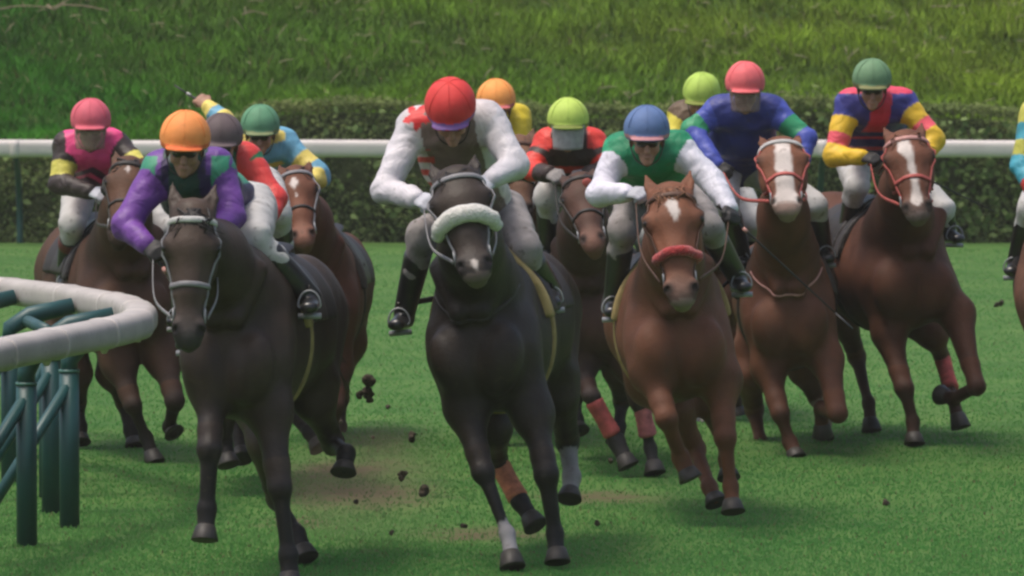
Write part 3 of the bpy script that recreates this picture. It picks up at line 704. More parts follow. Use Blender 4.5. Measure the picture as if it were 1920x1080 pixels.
    if collar:
        pts = []; n = 26
        cs, wd_ = collar[1:] if len(collar) > 1 else (0, 1)
        nb = [p for p in body if p.tag in ('trunk', 'neck')]
        pts, D_ = ring_on(nb, loc(0, .0, .22), s, nrm(-b*.86-u*.5), np.radians(np.linspace(0, 180, n)), .004, .7); mb = MB(); mb.tube(list(pts), .006, seg=6, flat=(1.4, .8), up=[D_[i] for i in range(n)]); ch('breast_collar', mb.mesh('breast_collar'), MATS['strap_'+collar[0]])
    info = dict(T=T, b=b, s=s, u=u, loc=loc, root=root, bits=bits, D=D, hp=hp, body=body, bm=bm, ch=ch, prims=prims)
    HORSES[key] = info; return info
# ============================================================ JOCKEYS
SILK = mat('racing_silk', attr='Col', rough=.5, vary=.10, vscale=14, bump=.45, bscale=9, bdist=.02, spec=.35, dirt=.25)
for n_ in SILK.node_tree.nodes:
    if n_.type == 'TEX_NOISE' and abs(n_.inputs['Scale'].default_value-9) < .1: n_.inputs['Distortion'].default_value = 2.2; n_.inputs['Detail'].default_value = 2
CAPM = mat('cap_silk', attr='Col', rough=.68, vary=.07, vscale=20, bump=.25, bscale=22, bdist=.006, spec=.35, dirt=.12)
SKIN = mat('skin', (.36, .19, .125), .55, vary=.12, vscale=18, bump=.1)
BREECH = mat('breeches_white', (.50, .48, .46), .6, vary=.1, vscale=10, bump=.5, bscale=18, bdist=.010, dirt=.5)
BREECH_G = mat('breeches_muddy', (.26, .23, .22), .7, vary=.3, vscale=10, bump=.5, bscale=18, bdist=.010, dirt=.7)
BOOT = mat('boot_black', (.016, .016, .017), .28, vary=.3, spec=.6, dirt=.5)
GL = {'black': mat('glove_black', (.02, .018, .018), .6), 'white': mat('glove_white', (.46, .46, .50), .65, vary=.15), 'grey': mat('glove_grey', (.22, .20, .19), .7), 'skin': SKIN}
LENS = mat('goggle_lens', (.018, .012, .010), .15, spec=.7)
GFRAME = mat('goggle_frame', (.35, .34, .33), .4)
SHIELD = mat('muddy_shield', (.34, .25, .20), .4, alpha=.42, vary=.3, vscale=30)
SHIELD_G = mat('grey_shield', (.36, .35, .36), .45, alpha=.9, vary=.2, vscale=30)
WHIP = mat('whip_black', (.02, .018, .018), .5)
def S(*c): return srgb(*c)
def sleeves(*stops):
    return stops
def jockey(h, head, sh, el, ha, cap, vest, sleeveL, sleeveR, label, band=None, pitch=10, hyaw=0, roll=0, eyes='goggles', gloves='black', breeches=None, kn=None, an=None, dirs=None, under=None,
           vox=.010, star=False, scale=1.0, boot_top=None, whip=None, stirrups=True, wide=1.0, collar=None, pelvis=(0, .90, .70), rein_hands=(True, True)):
    """head=(px,py,dy) centre of helmet; sh, el, ha = ((px,py,dy) viewer-left, viewer-right)"""
    D, b, s, u, loc = h['D'], h['b'], h['s'], h['u'], h['loc']; z = V(0, 0, 1)
    Hc = W(*head[:2], D+head[2]); SH = [W(p[0], p[1], D+p[2]) for p in sh]; EL = [W(p[0], p[1], D+p[2]) for p in el]; HA = [W(p[0], p[1], D+p[2]) for p in ha]
    PV = loc(*pelvis); breeches = breeches or BREECH
    KN = [loc(sg*.33, .47, .36) for sg in (-1, 1)]; AN = [loc(sg*.375, .76, .0) for sg in (-1, 1)]; 
    if kn: KN = [W(p[0], p[1], D+p[2]) if p is not None else KN[i] for i, p in enumerate(kn)]
    if an: AN = [W(p[0], p[1], D+p[2]) if p is not None else AN[i] for i, p in enumerate(an)]
    HP = [PV+s*sg*.10 for sg in (-1, 1)]
    hy, hpit = R(hyaw), R(pitch); f = V(sin(hy)*cos(hpit), -cos(hy)*cos(hpit), -sin(hpit)); hsd = nrm(np.cross(V(0, 0, 1), -f)); hsd = hsd if hsd[0] > 0 else -hsd
    hu = np.cross(hsd, f); hu = hu if hu[2] > 0 else -hu
    if roll: c_, s_ = cos(R(roll)), sin(R(roll)); hsd, hu = hsd*c_+hu*s_, hu*c_-hsd*s_
    def hd(x, y, q): return Hc+(hsd*x+f*y+hu*q)*scale      # side, forward, up
    NB = (SH[0]+SH[1])/2; chestp = NB*.72+PV*.28+V(0, 0, -.05); waist = NB*.35+PV*.65+V(0, 0, .0)
    skull = [E(hd(0, -.01, .0), (.078, .098, .10), axis=hu, side=hsd, k=.02, tag='skull'), Prim(hd(0, .035, -.04), hd(0, .040, -.125), (.066, .040), (.058, .040), s=hsd, k=.03, tag='face'),
             Prim(hd(0, .092, -.045), hd(0, .108, -.088), (.010, .016), (.010, .015), s=hsd, k=.015, tag='nose'), E(hd(0, .085, -.118), (.024, .012, .010), axis=hu, side=hsd, k=.01, tag='mouth'),
             E(hd(0, .070, -.148), (.022, .018, .018), axis=hu, side=hsd, k=.02, tag='chin'), Prim(hd(-.02, .094, -.113), hd(.02, .094, -.113), .003, .0025, neg=True)]
    for sg in (-1, 1):
        skull += [E(hd(.030*sg, .082, -.048), (.015, .010, .010), axis=hu, side=hsd, k=.01, neg=True), E(hd(.030*sg, .072, -.048), .0115, k=.004, tag='eye'), E(hd(.044*sg, .060, -.082), (.020, .02, .022), axis=hu, side=hsd, k=.02, tag='cheek'),
                  E(hd(.080*sg, -.005, -.055), (.012, .018, .030), axis=hu, side=hsd, k=.008, tag='ear')]
    neck = [Prim(hd(0, -.02, -.08), NB+V(0, .03, .0), (.056, .065), s=hsd, k=.03, tag='neck')]
    wf = wide
    torso = [Prim(SH[0]*.80+NB*.2, SH[1]*.80+NB*.2, .085, .085, s=b, k=.05, tag='shoulder'), Prim(NB+V(0, .02, -.03), chestp, (.165*wf, .170*wf), (.105, .125), s=s, k=.06, tag='torso'),
             Prim(chestp, waist, (.170*wf, .145), (.125, .105), s=s, k=.06, tag='torso2'), Prim(waist, PV, (.140, .150), (.105, .115), s=s, k=.05, tag='waist')]
    arms, legs_ = [], []
    for i, sg in enumerate((-1, 1)):
        t = 'L' if sg < 0 else 'R'
        wr = HA[i]+nrm(EL[i]-HA[i])*.055
        arms += [Prim(SH[i], EL[i], (.062, .047), s=u, k=.04, tag='up'+t), Prim(EL[i], wr, (.047, .032), s=u, k=.025, tag='fo'+t)]
        legs_ += [Prim(HP[i], KN[i], (.115, .072), (.115, .075), s=s, k=.04, tag='th'+t)]
    calves = [Prim(KN[i], AN[i], (.060, .042), (.064, .045), s=s, k=.02, tag='calf') for i in (0, 1)]
    TO = [AN[i]-b*.15-u*.045+s*sg*.02 for i, sg in enumerate((-1, 1))]
    feet = [Prim(AN[i]-u*.03+b*.03, TO[i], (.036, .036), (.040, .022), s=s, k=.02, tag='foot') for i in (0, 1)]
    def hand_prims(i, g=0.0):
        fa = nrm(HA[i]-EL[i]); sg = (-1, 1)[i]
        # the back of the hand faces out and up, fingers close round the rein
        upv = nrm(V(sg*.55, -.25, .8)); upv = nrm(upv-fa*np.dot(upv, fa)); sd_ = np.cross(fa, upv)
        inn = sd_ if np.dot(sd_, V(-sg, 0, .0)) > 0 else -sd_     # thumb side faces inwards
        c = HA[i]; pr = [Prim(c-fa*.055, c-fa*.02, (.025, .030), (.020, .018), s=sd_, k=.01, tag='wrist'), Prim(c-fa*.03, c+fa*.028, (.034, .040), (.016, .015), s=sd_, k=.01, tag='palm')]
        for k_, (off, ln) in enumerate([(.030, .036), (.010, .041), (-.010, .038), (-.029, .030)]):
            k0 = c+fa*.034+inn*off; k1 = k0+fa*ln*.62-upv*ln*.55; k2 = k1-upv*ln*.62-fa*ln*.45; k3 = k2-fa*ln*.5+upv*.004
            pr += [Prim(k0, k1, .0100+g, s=sd_, k=.004, tag='finger'), Prim(k1, k2, .0092+g, s=sd_, k=.003, tag='finger'), Prim(k2, k3, .0084+g, s=sd_, k=.003, tag='finger')]
        t0 = c-fa*.015+inn*.034; t1 = t0+fa*.030+inn*.014-upv*.014; t2 = t1+fa*.016-inn*.008-upv*.022
        pr += [Prim(t0, t1, .0125+g, .0115+g, s=sd_, k=.008, tag='thumb'), Prim(t1, t2, .0105+g, s=sd_, k=.004, tag='thumb')]
        return pr, fa, upv, inn
    hands = [hand_prims(i) for i in (0, 1)]
    allp = skull+neck+torso+arms+legs_+calves+feet+hands[0][0]+hands[1][0]
    P, Q = remesh(allp, vox, grow=-.004)
    root = link('person', mesh_np('person', P, Q), SKIN); base = V(PV[0], PV[1], 0); rebase(root, (PV[0], PV[1], AN[0][2]-.05)); tag(root, label, 'jockey', 'jockeys riding in the pack')
    ch = lambda n_, mesh, m: child(n_, mesh, m, root)
    # the head again, finer, is the visible skin of the face
    P, Q = remesh(skull, .0055); 
    face = ch('face', mesh_np('face', P, Q), SKIN)
    P, Q = remesh([E(hd(0, -.018, .012), (.086, .105, .10), axis=hu, side=hsd)], .009, cut=lambda G: (G-Hc.astype(np.float32))@hu.astype(np.float32)*0+np.maximum((G-hd(0, .04, 0).astype(np.float32))@f.astype(np.float32), -.09-((G-Hc.astype(np.float32))@hu.astype(np.float32))))
    ch('hair', mesh_np('hair', P, Q), mat('hair_black', (.015, .012, .010), .6))
    # silks
    jp = torso+arms; vz = max(vox*.9, .009)
    def wr_noise(G): return wave(G*np.array([1, 1, 1.8]), 17, 24, .006)+wave(G*np.array([1, 1, 2.4]), 19, 50, .0035)
    P, Q = remesh(jp, vz, grow=.018, noise=wr_noise); idx, tt = nearest(jp, P); tg = np.array([p.tag for p in jp])[idx]
    C = np.zeros((len(P), 3))
    m = np.isin(tg, ['shoulder', 'torso', 'torso2', 'waist'])
    rel = P-NB; lx = rel@s; along = (rel@nrm(PV-NB)); cz = P[:, 2]-NB[2]
    C[:] = vest(lx, along, cz) if callable(vest) else np.array(vest)
    for t, st in (('L', sleeveL), ('R', sleeveR)):
        for part, o_ in (('up', 0), ('fo', 1)):
            mm = tg == part+t; q = tt[mm]*.5+.5*o_; cc = np.zeros((mm.sum(), 3)); prev = -1
            for end, c in st: cc[(q > prev) & (q <= end)] = c; prev = end
            C[mm] = cc
    if star:
        c0 = SH[0]+V(.02, -.05, .055); d = P-c0; ang = np.arctan2(d[:, 2], d[:, 0]); rr = np.hypot(d[:, 0], d[:, 2]); a5 = np.abs(((ang+pi/2) % (2*pi/5))-pi/5); C[(rr < .072*(.42+.58*(a5/(pi/5))**1.0)) & (d[:, 1] < .06)] = S(215, 50, 50)
    ch('jacket', mesh_np('jacket', P, Q, C), SILK)
    # collar
    P, Q = remesh([Prim(NB+V(0, .0, .035), NB+(hd(0, -.02, -.08)-NB)*.35+V(0, 0, .03), (.082, .070), s=hsd)], .009, noise=wr_noise); cc = collar if collar is not None else (C[m].mean(0) if m.any() else (1, 1, 1)); ch('collar', mesh_np('collar', P, Q, np.tile(np.array(cc), (len(P), 1))), SILK)
    # breeches: hips to just under the knee
    bp_ = [Prim(waist*.4+PV*.6, PV, (.145, .155), (.11, .12), s=s, k=.05), ]+legs_+[Prim(KN[i], KN[i]*.55+AN[i]*.45, (.062, .052), (.068, .056), s=s, k=.02) for i in (0, 1)]
    P, Q = remesh(bp_, vz+.001, grow=.008, noise=wr_noise); ch('breeches', mesh_np('breeches', P, Q), breeches)
    for i in (0, 1):
        k0 = KN[i]*.72+AN[i]*.28
        P, Q = remesh([Prim(k0, AN[i], (.061, .046), (.064, .048), s=s, k=.02), feet[i]], .009, grow=.007); bt = ch('boot', mesh_np('boot', P, Q), BOOT)
        if boot_top is not None:
            P, Q = remesh([Prim(k0, k0*.80+AN[i]*.20, (.064, .060), s=s)], .009, grow=.009, cut=lambda G, k0=k0, dd=nrm(AN[i]-k0): np.maximum(-((G-k0.astype(np.float32))@dd.astype(np.float32)), ((G-k0.astype(np.float32))@dd.astype(np.float32))-.07)); ch('boot_top', mesh_np('boot_top', P, Q), boot_top)
        g = hands[i][0]; P, Q = remesh(hand_prims(i, .0015)[0], .0055, grow=.003); gm = gloves if isinstance(gloves, str) else gloves[i]
        ch('glove', mesh_np('glove', P, Q), GL[gm])
        if stirrups:
            c = (AN[i]+TO[i]*1.6)/2.6-u*.06; mb = MB(); ring = [c+s*.054*cos(t)+u*(.07*sin(t)+.05 if sin(t) > 0 else .05+.02*sin(t)) for t in np.linspace(0, 2*pi, 22)[:-1]]
            mb.tube(ring, .005, seg=6, closed=True); mb.tube([c-s*.055, c+s*.055], .014, seg=8, flat=(1, 1)); st_ = h['ch']('stirrup', mb.mesh('stirrup'), STEEL)
            mb = MB(); mb.tube([c+u*.135, h['loc']((-1, 1)[i]*.285, .60, .18)], .012, seg=6, flat=(1.2, .4), up=s); h['ch']('stirrup_leather', mb.mesh('stirrup_leather'), LEATHER)
    # helmet under its silk cap
    def capcut(G):
        r_ = G-Hc.astype(np.float32); return -(r_@hu.astype(np.float32))-.030*scale+.10*np.maximum(0, -(r_@f.astype(np.float32)))*.0
    dome = [E(hd(0, -.012, .012), (.119*scale, .138*scale, .124*scale), axis=hu, side=hsd, k=.02)]
    peak = [E(hd(0, .108, -.022), (.088*scale, .052*scale, .011*scale), axis=hu, side=hsd, k=.02)]
    P, Q = remesh(dome+peak, .0065, cut=lambda G: -((G-Hc.astype(np.float32))@hu.astype(np.float32))-.034*scale, noise=lambda G: wave(G, 23, 45, .0016))
    r_ = P-Hc; up_ = r_@hu; fw_ = r_@f; C = np.tile(np.array(cap), (len(P), 1))
    if band is not None: C[(up_ < -.004*scale+.0*fw_) & (up_ > -.022*scale)] = band
    C[up_ < -.026*scale] *= .55
    C *= (1-.12*np.clip(wave(P, 4, 14, 1), 0, 1))[:, None]
    hel = ch('helmet', mesh_np('helmet', P, Q, C), CAPM)
    mb = MB(); sm = [hd(0, .138*cos(t)-.012, .124*sin(t)+.0125) for t in np.linspace(.1, pi-.1, 30)]; mb.tube(sm, .0022, seg=5, col=tuple(np.array(cap)*.88))
    for aa in (-1, 1): mb.tube([hd(.119*sin(R(52)*aa)*cos(t)*1.0, .138*cos(t)*.62-.012, .124*sin(t)+.0125) if False else hd(aa*.0965*abs(cos(t)), .085*cos(t)-.012, .124*sin(t)+.0125) for t in np.linspace(.15, pi-.15, 26)], .0018, seg=5, col=tuple(np.array(cap)*.88))
    o = child('cap_seam', mb.mesh('cap_seam', colors=True), CAPM, hel)
    mb = MB(); 
    for sg in (-1, 1): mb.tube(spline([hd(.088*sg, .0, -.03), hd(.082*sg, .02, -.08), hd(.055*sg, .05, -.140), hd(0, .060, -.172)], 5), .006, seg=6, flat=(1.5, .6))
    ch('chin_strap', mb.mesh('chin_strap'), MATS['strap_dark'])
    if eyes in ('goggles', 'clear'):
        gp = [Prim(hd(-.034, .080, -.045), hd(.034, .080, -.045), (.024, .024), (.030, .030), s=hu, k=.012), E(hd(0, .115, -.068), (.014, .02, .014), axis=hu, side=hsd, k=.01, neg=True)]
        P, Q = remesh(gp, .0055); gg = ch('goggles', mesh_np('goggles', P, Q), LENS)
        mb = MB(); mb.tube(spline([hd(-.10, -.02, -.03), hd(-.088, .04, -.035), hd(-.070, .075, -.022), hd(0, .110, -.014), hd(.070, .075, -.022), hd(.088, .04, -.035), hd(.10, -.02, -.03)], 6), .0075, seg=6, flat=(1.5, .6)); child('goggle_strap', mb.mesh('goggle_strap'), GFRAME, gg)
        if eyes == 'clear':
            eyes = 'shield'
    if eyes in ('shield', 'grey'):
        vv, ff = [], []; nA, nH = 15, 9
        for th in (0, .004):
            for j in range(nH):
                for i in range(nA):
                    an_ = R(-62+124*i/(nA-1)); q = -.012-.135*j/(nH-1); rr = .124-th; vv.append(hd(sin(an_)*rr*.86*(1-.10*j/(nH-1)), cos(an_)*rr+.012, q))
        for o_ in (0, nA*nH):
            for j in range(nH-1):
                for i in range(nA-1): q4 = (o_+j*nA+i, o_+j*nA+i+1, o_+(j+1)*nA+i+1, o_+(j+1)*nA+i); ff.append(q4)
        edge = [j*nA for j in range(nH)]+[(nH-1)*nA+i for i in range(1, nA)]+[j*nA+nA-1 for j in range(nH-2, -1, -1)]+[i for i in range(nA-2, 0, -1)]
        for k_ in range(len(edge)): e0, e1 = edge[k_], edge[(k_+1) % len(edge)]; ff.append((e0, e1, e1+nA*nH, e0+nA*nH))
        mb = MB().add(np.array(vv), ff); ch('face_shield', mb.mesh('face_shield'), SHIELD_G if eyes == 'grey' else SHIELD)
    # reins from the bit to the hands
    for i in (0, 1):
        if not rein_hands[i]: continue
        bt = h['bits'][i]; mid = (bt+HA[i])/2+V((-1, 1)[i]*.03, 0, -.07); mb = MB(); mb.tube(spline([bt, mid, HA[i]-hands[i][2]*.02, HA[i]+V(0, .03, -.05)], 6), .0065, seg=6, flat=(1.6, .6), up=V((-1, 1)[i], 0, 0)); h['ch']('rein', mb.mesh('rein'), h['bm'])
    if whip:
        i, tip, lab, butt = whip; h0 = HA[i]-hands[i][2]*.022; tp = W(tip[0], tip[1], D+tip[2]); d = nrm(tp-h0); mb = MB(); mb.tube([h0-d*.08, h0-d*.07, h0+d*.08, h0+d*.085, tp], [.013, .011, .009, .006, .004], seg=8)
        e = empty('riding_whip', h0); child('shaft', mb.mesh('shaft'), WHIP, e); mb = MB(); mb.tube([tp-d*.02, tp+d*.10], .011, seg=6, flat=(1.4, .35)); child('flap', mb.mesh('flap'), MATS['strap_dark'], e)
        mb = MB(); mb.tube([h0+d*.10, h0+d*.13], .0105, seg=8); child('grip_collar', mb.mesh('grip_collar'), MATS['strap_white'] if butt is None else butt, e); tag(e, lab, 'riding whip')
    return root
# ============================================================ THE FIELD OF RUNNERS
BAY = (.105, .042, .020); DKBAY = (.045, .029, .021); BLACK = (.027, .0185, .0138); CHEST = (.125, .048, .025); CHEST2 = (.100, .037, .020); BROWN = (.075, .035, .020)
WH = S(206, 200, 204); BLUE = S(58, 70, 150); 
def const(c): return lambda x, a, z: np.tile(np.array(c), (len(x), 1))

# --- 2: dark bay in front, orange cap, green and purple silks
h = horse('h2', 31.2, (360, 392, -.50), (352, 655, -.66), (440, 640), 9, 1,
    dict(FL=[(398, 730, -.02), (392, 842, -.10), (388, 955, -.12), (385, 1010, -.16)], FR=[(505, 770, .02), (524, 915, .0), (540, 1040, -.02), (545, 1098, -.05)],
         HL=[(500, 830, 1.05), (520, 935, 1.25), (556, 1000, 1.05), (575, 1045, .98)], HR=[(592, 755, 1.25), (625, 830, 1.45), (648, 850, 1.15), (645, 885, 1.10)]),
    DKBAY, 'dark bay horse with a white browband, nearest the inner rail', L=.64, points=(.014, .012, .012), muzzle=(.05, .045, .045), bridle='grey', noseband='grey', brow='white', vox=.0125, wet=True, wid=.94)
def vest2(x, a, z):
    c = np.tile(np.array(S(28, 62, 56)), (len(x), 1)); c[(np.abs(x) > .07) & (z < .06)] = S(52, 40, 82); c[(np.abs(x) > .10) & (z > -.02)] = S(104, 64, 140); c[(np.abs(x) > .125) & (np.abs(x) < .20) & (z > -.07) & (z < .07)] = S(62, 140, 110); return c
PUR = S(112, 66, 146); TEAL = S(55, 135, 108)
jockey(h, (347, 262, .0), [(298, 322, .22), (408, 318, .24)], [(236, 424, .10), (436, 402, .15)], [(284, 466, -.08), (402, 440, -.05)], S(242, 150, 82), vest2, [(.07, TEAL), (2, PUR)], [(.07, TEAL), (2, PUR)],
    'jockey in orange cap and purple sleeves, on the dark bay horse', band=S(225, 110, 58), pitch=10, roll=-2, collar=S(40, 80, 66), vox=.009, breeches=BREECH, kn=[None, (478, 446, .38)], an=[None, (582, 556, .50)], pelvis=(-.16, .74, .60),
    whip=(0, (320, 525, -.15), 'short pale-gripped whip held by the jockey in purple sleeves', MATS['strap_pink']))

# --- 4: black horse, white fleece noseband, red cap
h = horse('h4', 32.1, (853, 322, -.60), (900, 545, -1.0), (900, 628), 9, 6,
    dict(FL=[(872, 765, .0), (907, 885, -.05), (950, 1000, -.12), (962, 1062, -.20)], FR=[(1000, 775, .05), (1024, 890, .0), (1042, 1000, .02), (1046, 1052, -.03)],
         HL=[(925, 800, .95), (930, 860, 1.25), (975, 940, 1.10), (1005, 985, 1.02)], HR=[(1050, 745, 1.25), (1062, 825, 1.45), (1072, 895, 1.35), (1068, 935, 1.28)]),
    BLACK, 'black horse with a thick white fleece noseband in the middle front', L=.60, wid=.98, points=(.012, .011, .011), muzzle=(.035, .027, .025), star2=(.965, (.18, .13, .115)), blaze=[(.84, 0, -.008), (.87, 0, .008), (.92, 0, .015), (.96, 0, .006)], headw=1.18, bridle='grey', noseband='grey', fleece=(.48, .042, FLEECE_W), vox=.0125, wet=True,
    socks={'FL': (.80, (.30, .28, .29)), 'HR': (.3, (.30, .28, .27))}, wraps={'HL': (.15, .95, (.50, .17, .09))}, collar=('dark',), face_roll=0, shade=(.018, .016, .015))
def vest4(x, a, z):
    c = np.tile(np.array(S(206, 196, 196)), (len(x), 1)); c[np.abs(x) < .13] = S(122, 102, 94); c[(x < -.10) & (z < -.12) & (((z*16) % 1) < .5)] = S(205, 70, 66); return c
jockey(h, (845, 203, .05), [(774, 240, .28), (918, 226, .26)], [(722, 356, .12), (966, 308, .12)], [(790, 376, -.12), (912, 345, -.06)], S(214, 62, 60), vest4, [(2, WH)], [(2, WH)],
    'jockey in red cap and white jacket with a red star on the shoulder', band=S(112, 82, 140), pitch=32, roll=4, gloves=('white', 'white'), star=True, vox=.009, kn=[(792, 442, .45), (985, 472, .62)], an=[(758, 588, .66), (1035, 548, .9)], breeches=BREECH_G, scale=1.04, pelvis=(-.06, .82, .56), collar=S(150, 130, 125), eyes='goggles',
    whip=None)

# --- 7: chestnut, red fleece noseband, blue cap, green vest
h = horse('h7', 34.6, (1256, 352, -.58), (1281, 575, -.92), (1270, 618), -3, 2,
    dict(FL=[(1222, 700, -.02), (1250, 785, -.12), (1276, 858, .02), (1294, 896, .0)], FR=[(1352, 712, .03), (1360, 820, .0), (1369, 912, .0), (1374, 958, -.05)],
         HL=[(1268, 765, 1.1), (1303, 842, 1.25), (1330, 912, .95), (1343, 942, .9)], HR=[(1325, 745, 1.2), (1352, 800, 1.5), (1362, 862, 1.4), (1366, 895, 1.35)]),
    CHEST, 'chestnut horse with a red fleece noseband and a small white star', L=.655, points=(.12, .045, .022), muzzle=(.16, .10, .08), headw=1.15, blaze=[(.10, 0, .004), (.17, 0, .028), (.24, .002, .020), (.34, .004, .004)], star2=(.97, (.30, .22, .18)), bridle='brown', fleece=(.60, .026, FLEECE_R), mane=(.16, .065, .03), vox=.0125)
def vest7(x, a, z): return np.tile(np.array(S(28, 128, 88)), (len(x), 1))
jockey(h, (1213, 247, .02), [(1160, 284, .24), (1272, 280, .24)], [(1124, 364, .12), (1338, 342, .10)], [(1188, 362, -.10), (1372, 398, -.10)], S(92, 116, 160), vest7, [(.10, S(40, 150, 105)), (2, S(214, 210, 222))], [(.06, S(40, 150, 105)), (2, S(206, 204, 214))],
    'jockey in blue cap with a green vest and white sleeves, on the red-nosebanded chestnut', band=S(178, 124, 128), pitch=8, vox=.009, gloves=('white', 'black'), kn=[(1168, 432, .5), (1328, 425, .5)], an=[(1150, 566, .75), (1383, 520, .8)], breeches=BREECH_G,
    whip=(1, (1572, 592, -.3), 'long black whip held out to the right by the jockey in the blue cap', MATS['strap_pink']), boot_top=None)

# --- 9: chestnut with white blaze and red bridle, pink cap, blue silks
h = horse('h9', 40.0, (1464, 262, -.70), (1476, 385, -1.12), (1478, 575), 1, 3,
    dict(FL=[(1440, 690, .02), (1463, 775, -.05), (1481, 828, -.05), (1493, 858, -.1)], FR=[(1548, 672, .0), (1572, 776, -.2), (1540, 766, .12), (1542, 812, .18)],
         HL=[(1404, 705, 1.2), (1413, 765, 1.5), (1426, 826, 1.35), (1430, 850, 1.3)], HR=[(1505, 690, 1.2), (1532, 745, 1.4), (1548, 792, 1.2), (1545, 818, 1.15)]),
    CHEST, 'chestnut horse with a broad white blaze, red bridle and thin pale breast collar', L=.60, headw=1.25, points=(.09, .035, .02), muzzle=(.36, .22, .18), star2=(.90, (.32, .22, .18)), blaze=[(.03, 0, .010), (.10, 0, .034), (.45, .002, .036), (.75, 0, .042), (.93, 0, .05)],
    bridle='red', noseband='red', brow='white', collar=('pink',), socks={'HR': (.2, (.30, .23, .17))}, pad=MATS['strap_dark'], mane=(.15, .06, .03))
def vest9(x, a, z): return np.tile(np.array(S(52, 60, 130)), (len(x), 1))
B9 = S(72, 84, 168); G9 = S(48, 140, 96)
jockey(h, (1397, 158, .0), [(1346, 208, .2), (1448, 206, .2)], [(1296, 246, .14), (1512, 262, .10)], [(1352, 318, -.05), (1500, 320, -.02)], S(232, 108, 112), vest9, [(.30, B9), (.52, G9), (2, B9)], [(.22, B9), (.42, G9), (2, B9)],
    'jockey in salmon pink cap and blue jacket with green armbands', pitch=10, eyes='clear', gloves='black', kn=[(1362, 378, .30), (1528, 385, .6)], an=[(1392, 480, .7), (1545, 470, .8)], breeches=BREECH, pelvis=(-.26, .60, .84),
    whip=(0, (1318, 330, -.1), 'short thin whip held across the white breeches of the jockey in blue', None))

# --- 10: big chestnut on the right, green cap, multicoloured silks
h = horse('h10', 40.7, (1698, 252, -.70), (1722, 402, -1.05), (1700, 505), -15, -3,
    dict(FL=[(1665, 622, .0), (1695, 728, -.08), (1711, 790, -.08), (1713, 830, -.12)], FR=[(1795, 590, .0), (1832, 725, -.2), (1788, 748, .12), (1768, 742, .2)],
         HL=[(1580, 590, 1.15), (1606, 668, 1.35), (1628, 755, 1.15), (1633, 806, 1.1)], HR=[(1750, 625, 1.05), (1766, 668, 1.25), (1786, 742, 1.0), (1800, 800, .95)]),
    CHEST2, 'tall chestnut horse with a crooked white stripe and red bridle, at the right', L=.60, wid=1.12, headw=1.25, rear_u=.08, points=(.05, .022, .015), muzzle=(.10, .07, .06), star2=(.95, (.22, .16, .14)), blaze=[(.06, -.004, .008), (.12, -.012, .028), (.24, -.016, .034), (.36, .0, .017), (.60, .004, .018), (.84, .0, .028), (.90, 0, .010)],
    bridle='red', noseband='red', brow='pink', wraps={'HR': (.05, .85, (.45, .08, .07)), }, pad=MATS['strap_dark'], mane=(.15, .06, .03))
def vest10(x, a, z):
    c = np.tile(np.array(S(60, 58, 128)), (len(x), 1)); c[(np.abs(x) < .06)] = S(205, 52, 72); c[(np.abs(x) < .15) & (z < -.17)] = S(52, 48, 108); c[(z > .065)] = S(226, 72, 100); c[(z < -.20) & (((z*14) % 1) < .3)] = S(200, 60, 80); return c
Y10 = S(226, 184, 48); P10 = S(232, 92, 104); N10 = S(66, 68, 142)
jockey(h, (1635, 152, .0), [(1590, 196, .2), (1694, 194, .2)], [(1564, 292, .10), (1752, 262, .12)], [(1628, 296, -.10), (1715, 320, -.05)], S(104, 138, 102), vest10, [(.14, N10), (.30, Y10), (.41, P10), (2, Y10)], [(.10, N10), (.27, Y10), (.40, P10), (2, Y10)],
    'jockey in dull green cap with yellow, pink and navy silks', band=S(122, 122, 78), pitch=10, gloves='black', kn=[(1606, 350, .5), None], an=[(1583, 462, .8), (1778, 432, .85)], breeches=BREECH, collar=S(226, 72, 100),
    whip=(1, (1840, 385, .2), 'black whip tip showing beside the right hip of the green-capped jockey in yellow', None))

# --- 1: bay at the left behind the inner rail, pink cap
h = horse('h1', 39.4, (243, 300, -.55), (222, 452, -.95), (236, 545), -14, -2,
    dict(FL=[(222, 680, .0), (250, 760, -.05), (274, 820, .0), (289, 866, -.05)], FR=[(308, 675, .0), (326, 752, -.15), (318, 800, .05), (326, 812, .02)],
         HL=[(142, 700, 1.1), (146, 752, 1.35), (150, 800, 1.25), (150, 828, 1.2)], HR=[(212, 700, 1.2), (232, 752, 1.45), (246, 806, 1.35), (252, 836, 1.3)]),
    BROWN, 'bay horse with tiny white star behind the curved inner rail at the left', L=.60, points=(.018, .014, .012), muzzle=(.05, .03, .02), blaze=[(.12, .0, .004), (.17, .0, .014), (.22, .0, .004), (.80, 0, -.01), (.84, .0, .013), (.90, 0, .010)], bridle='dark', pad=MATS['strap_dark'])
def vest1(x, a, z):
    c = np.tile(np.array(S(228, 72, 132)), (len(x), 1)); zz = z+.5*np.abs(x)
    c[(zz < -.12) & (zz > -.155)] = S(82, 32, 74); c[(zz < -.18) & (zz > -.215)] = S(82, 32, 74); c[np.abs(x) > .165] = S(58, 44, 44); return c
K1 = S(58, 48, 46); Y1 = S(206, 196, 92)
jockey(h, (170, 228, .0), [(126, 276, .2), (216, 272, .2)], [(112, 344, .10), (264, 318, .05)], [(180, 362, -.10), (212, 350, -.20)], S(210, 96, 112), vest1, [(.24, K1), (.44, Y1), (2, K1)], [(.30, K1), (.52, Y1), (2, K1)],
    'jockey in dusky pink cap and bright pink vest with black and yellow sleeves, far left', pitch=8, eyes='clear', gloves=('white', 'black'), kn=[(136, 420, .5), None], an=[(122, 520, .8), None], breeches=BREECH, collar=S(228, 72, 132), boot_top=mat('boot_top_red', (.13, .03, .028), .5))

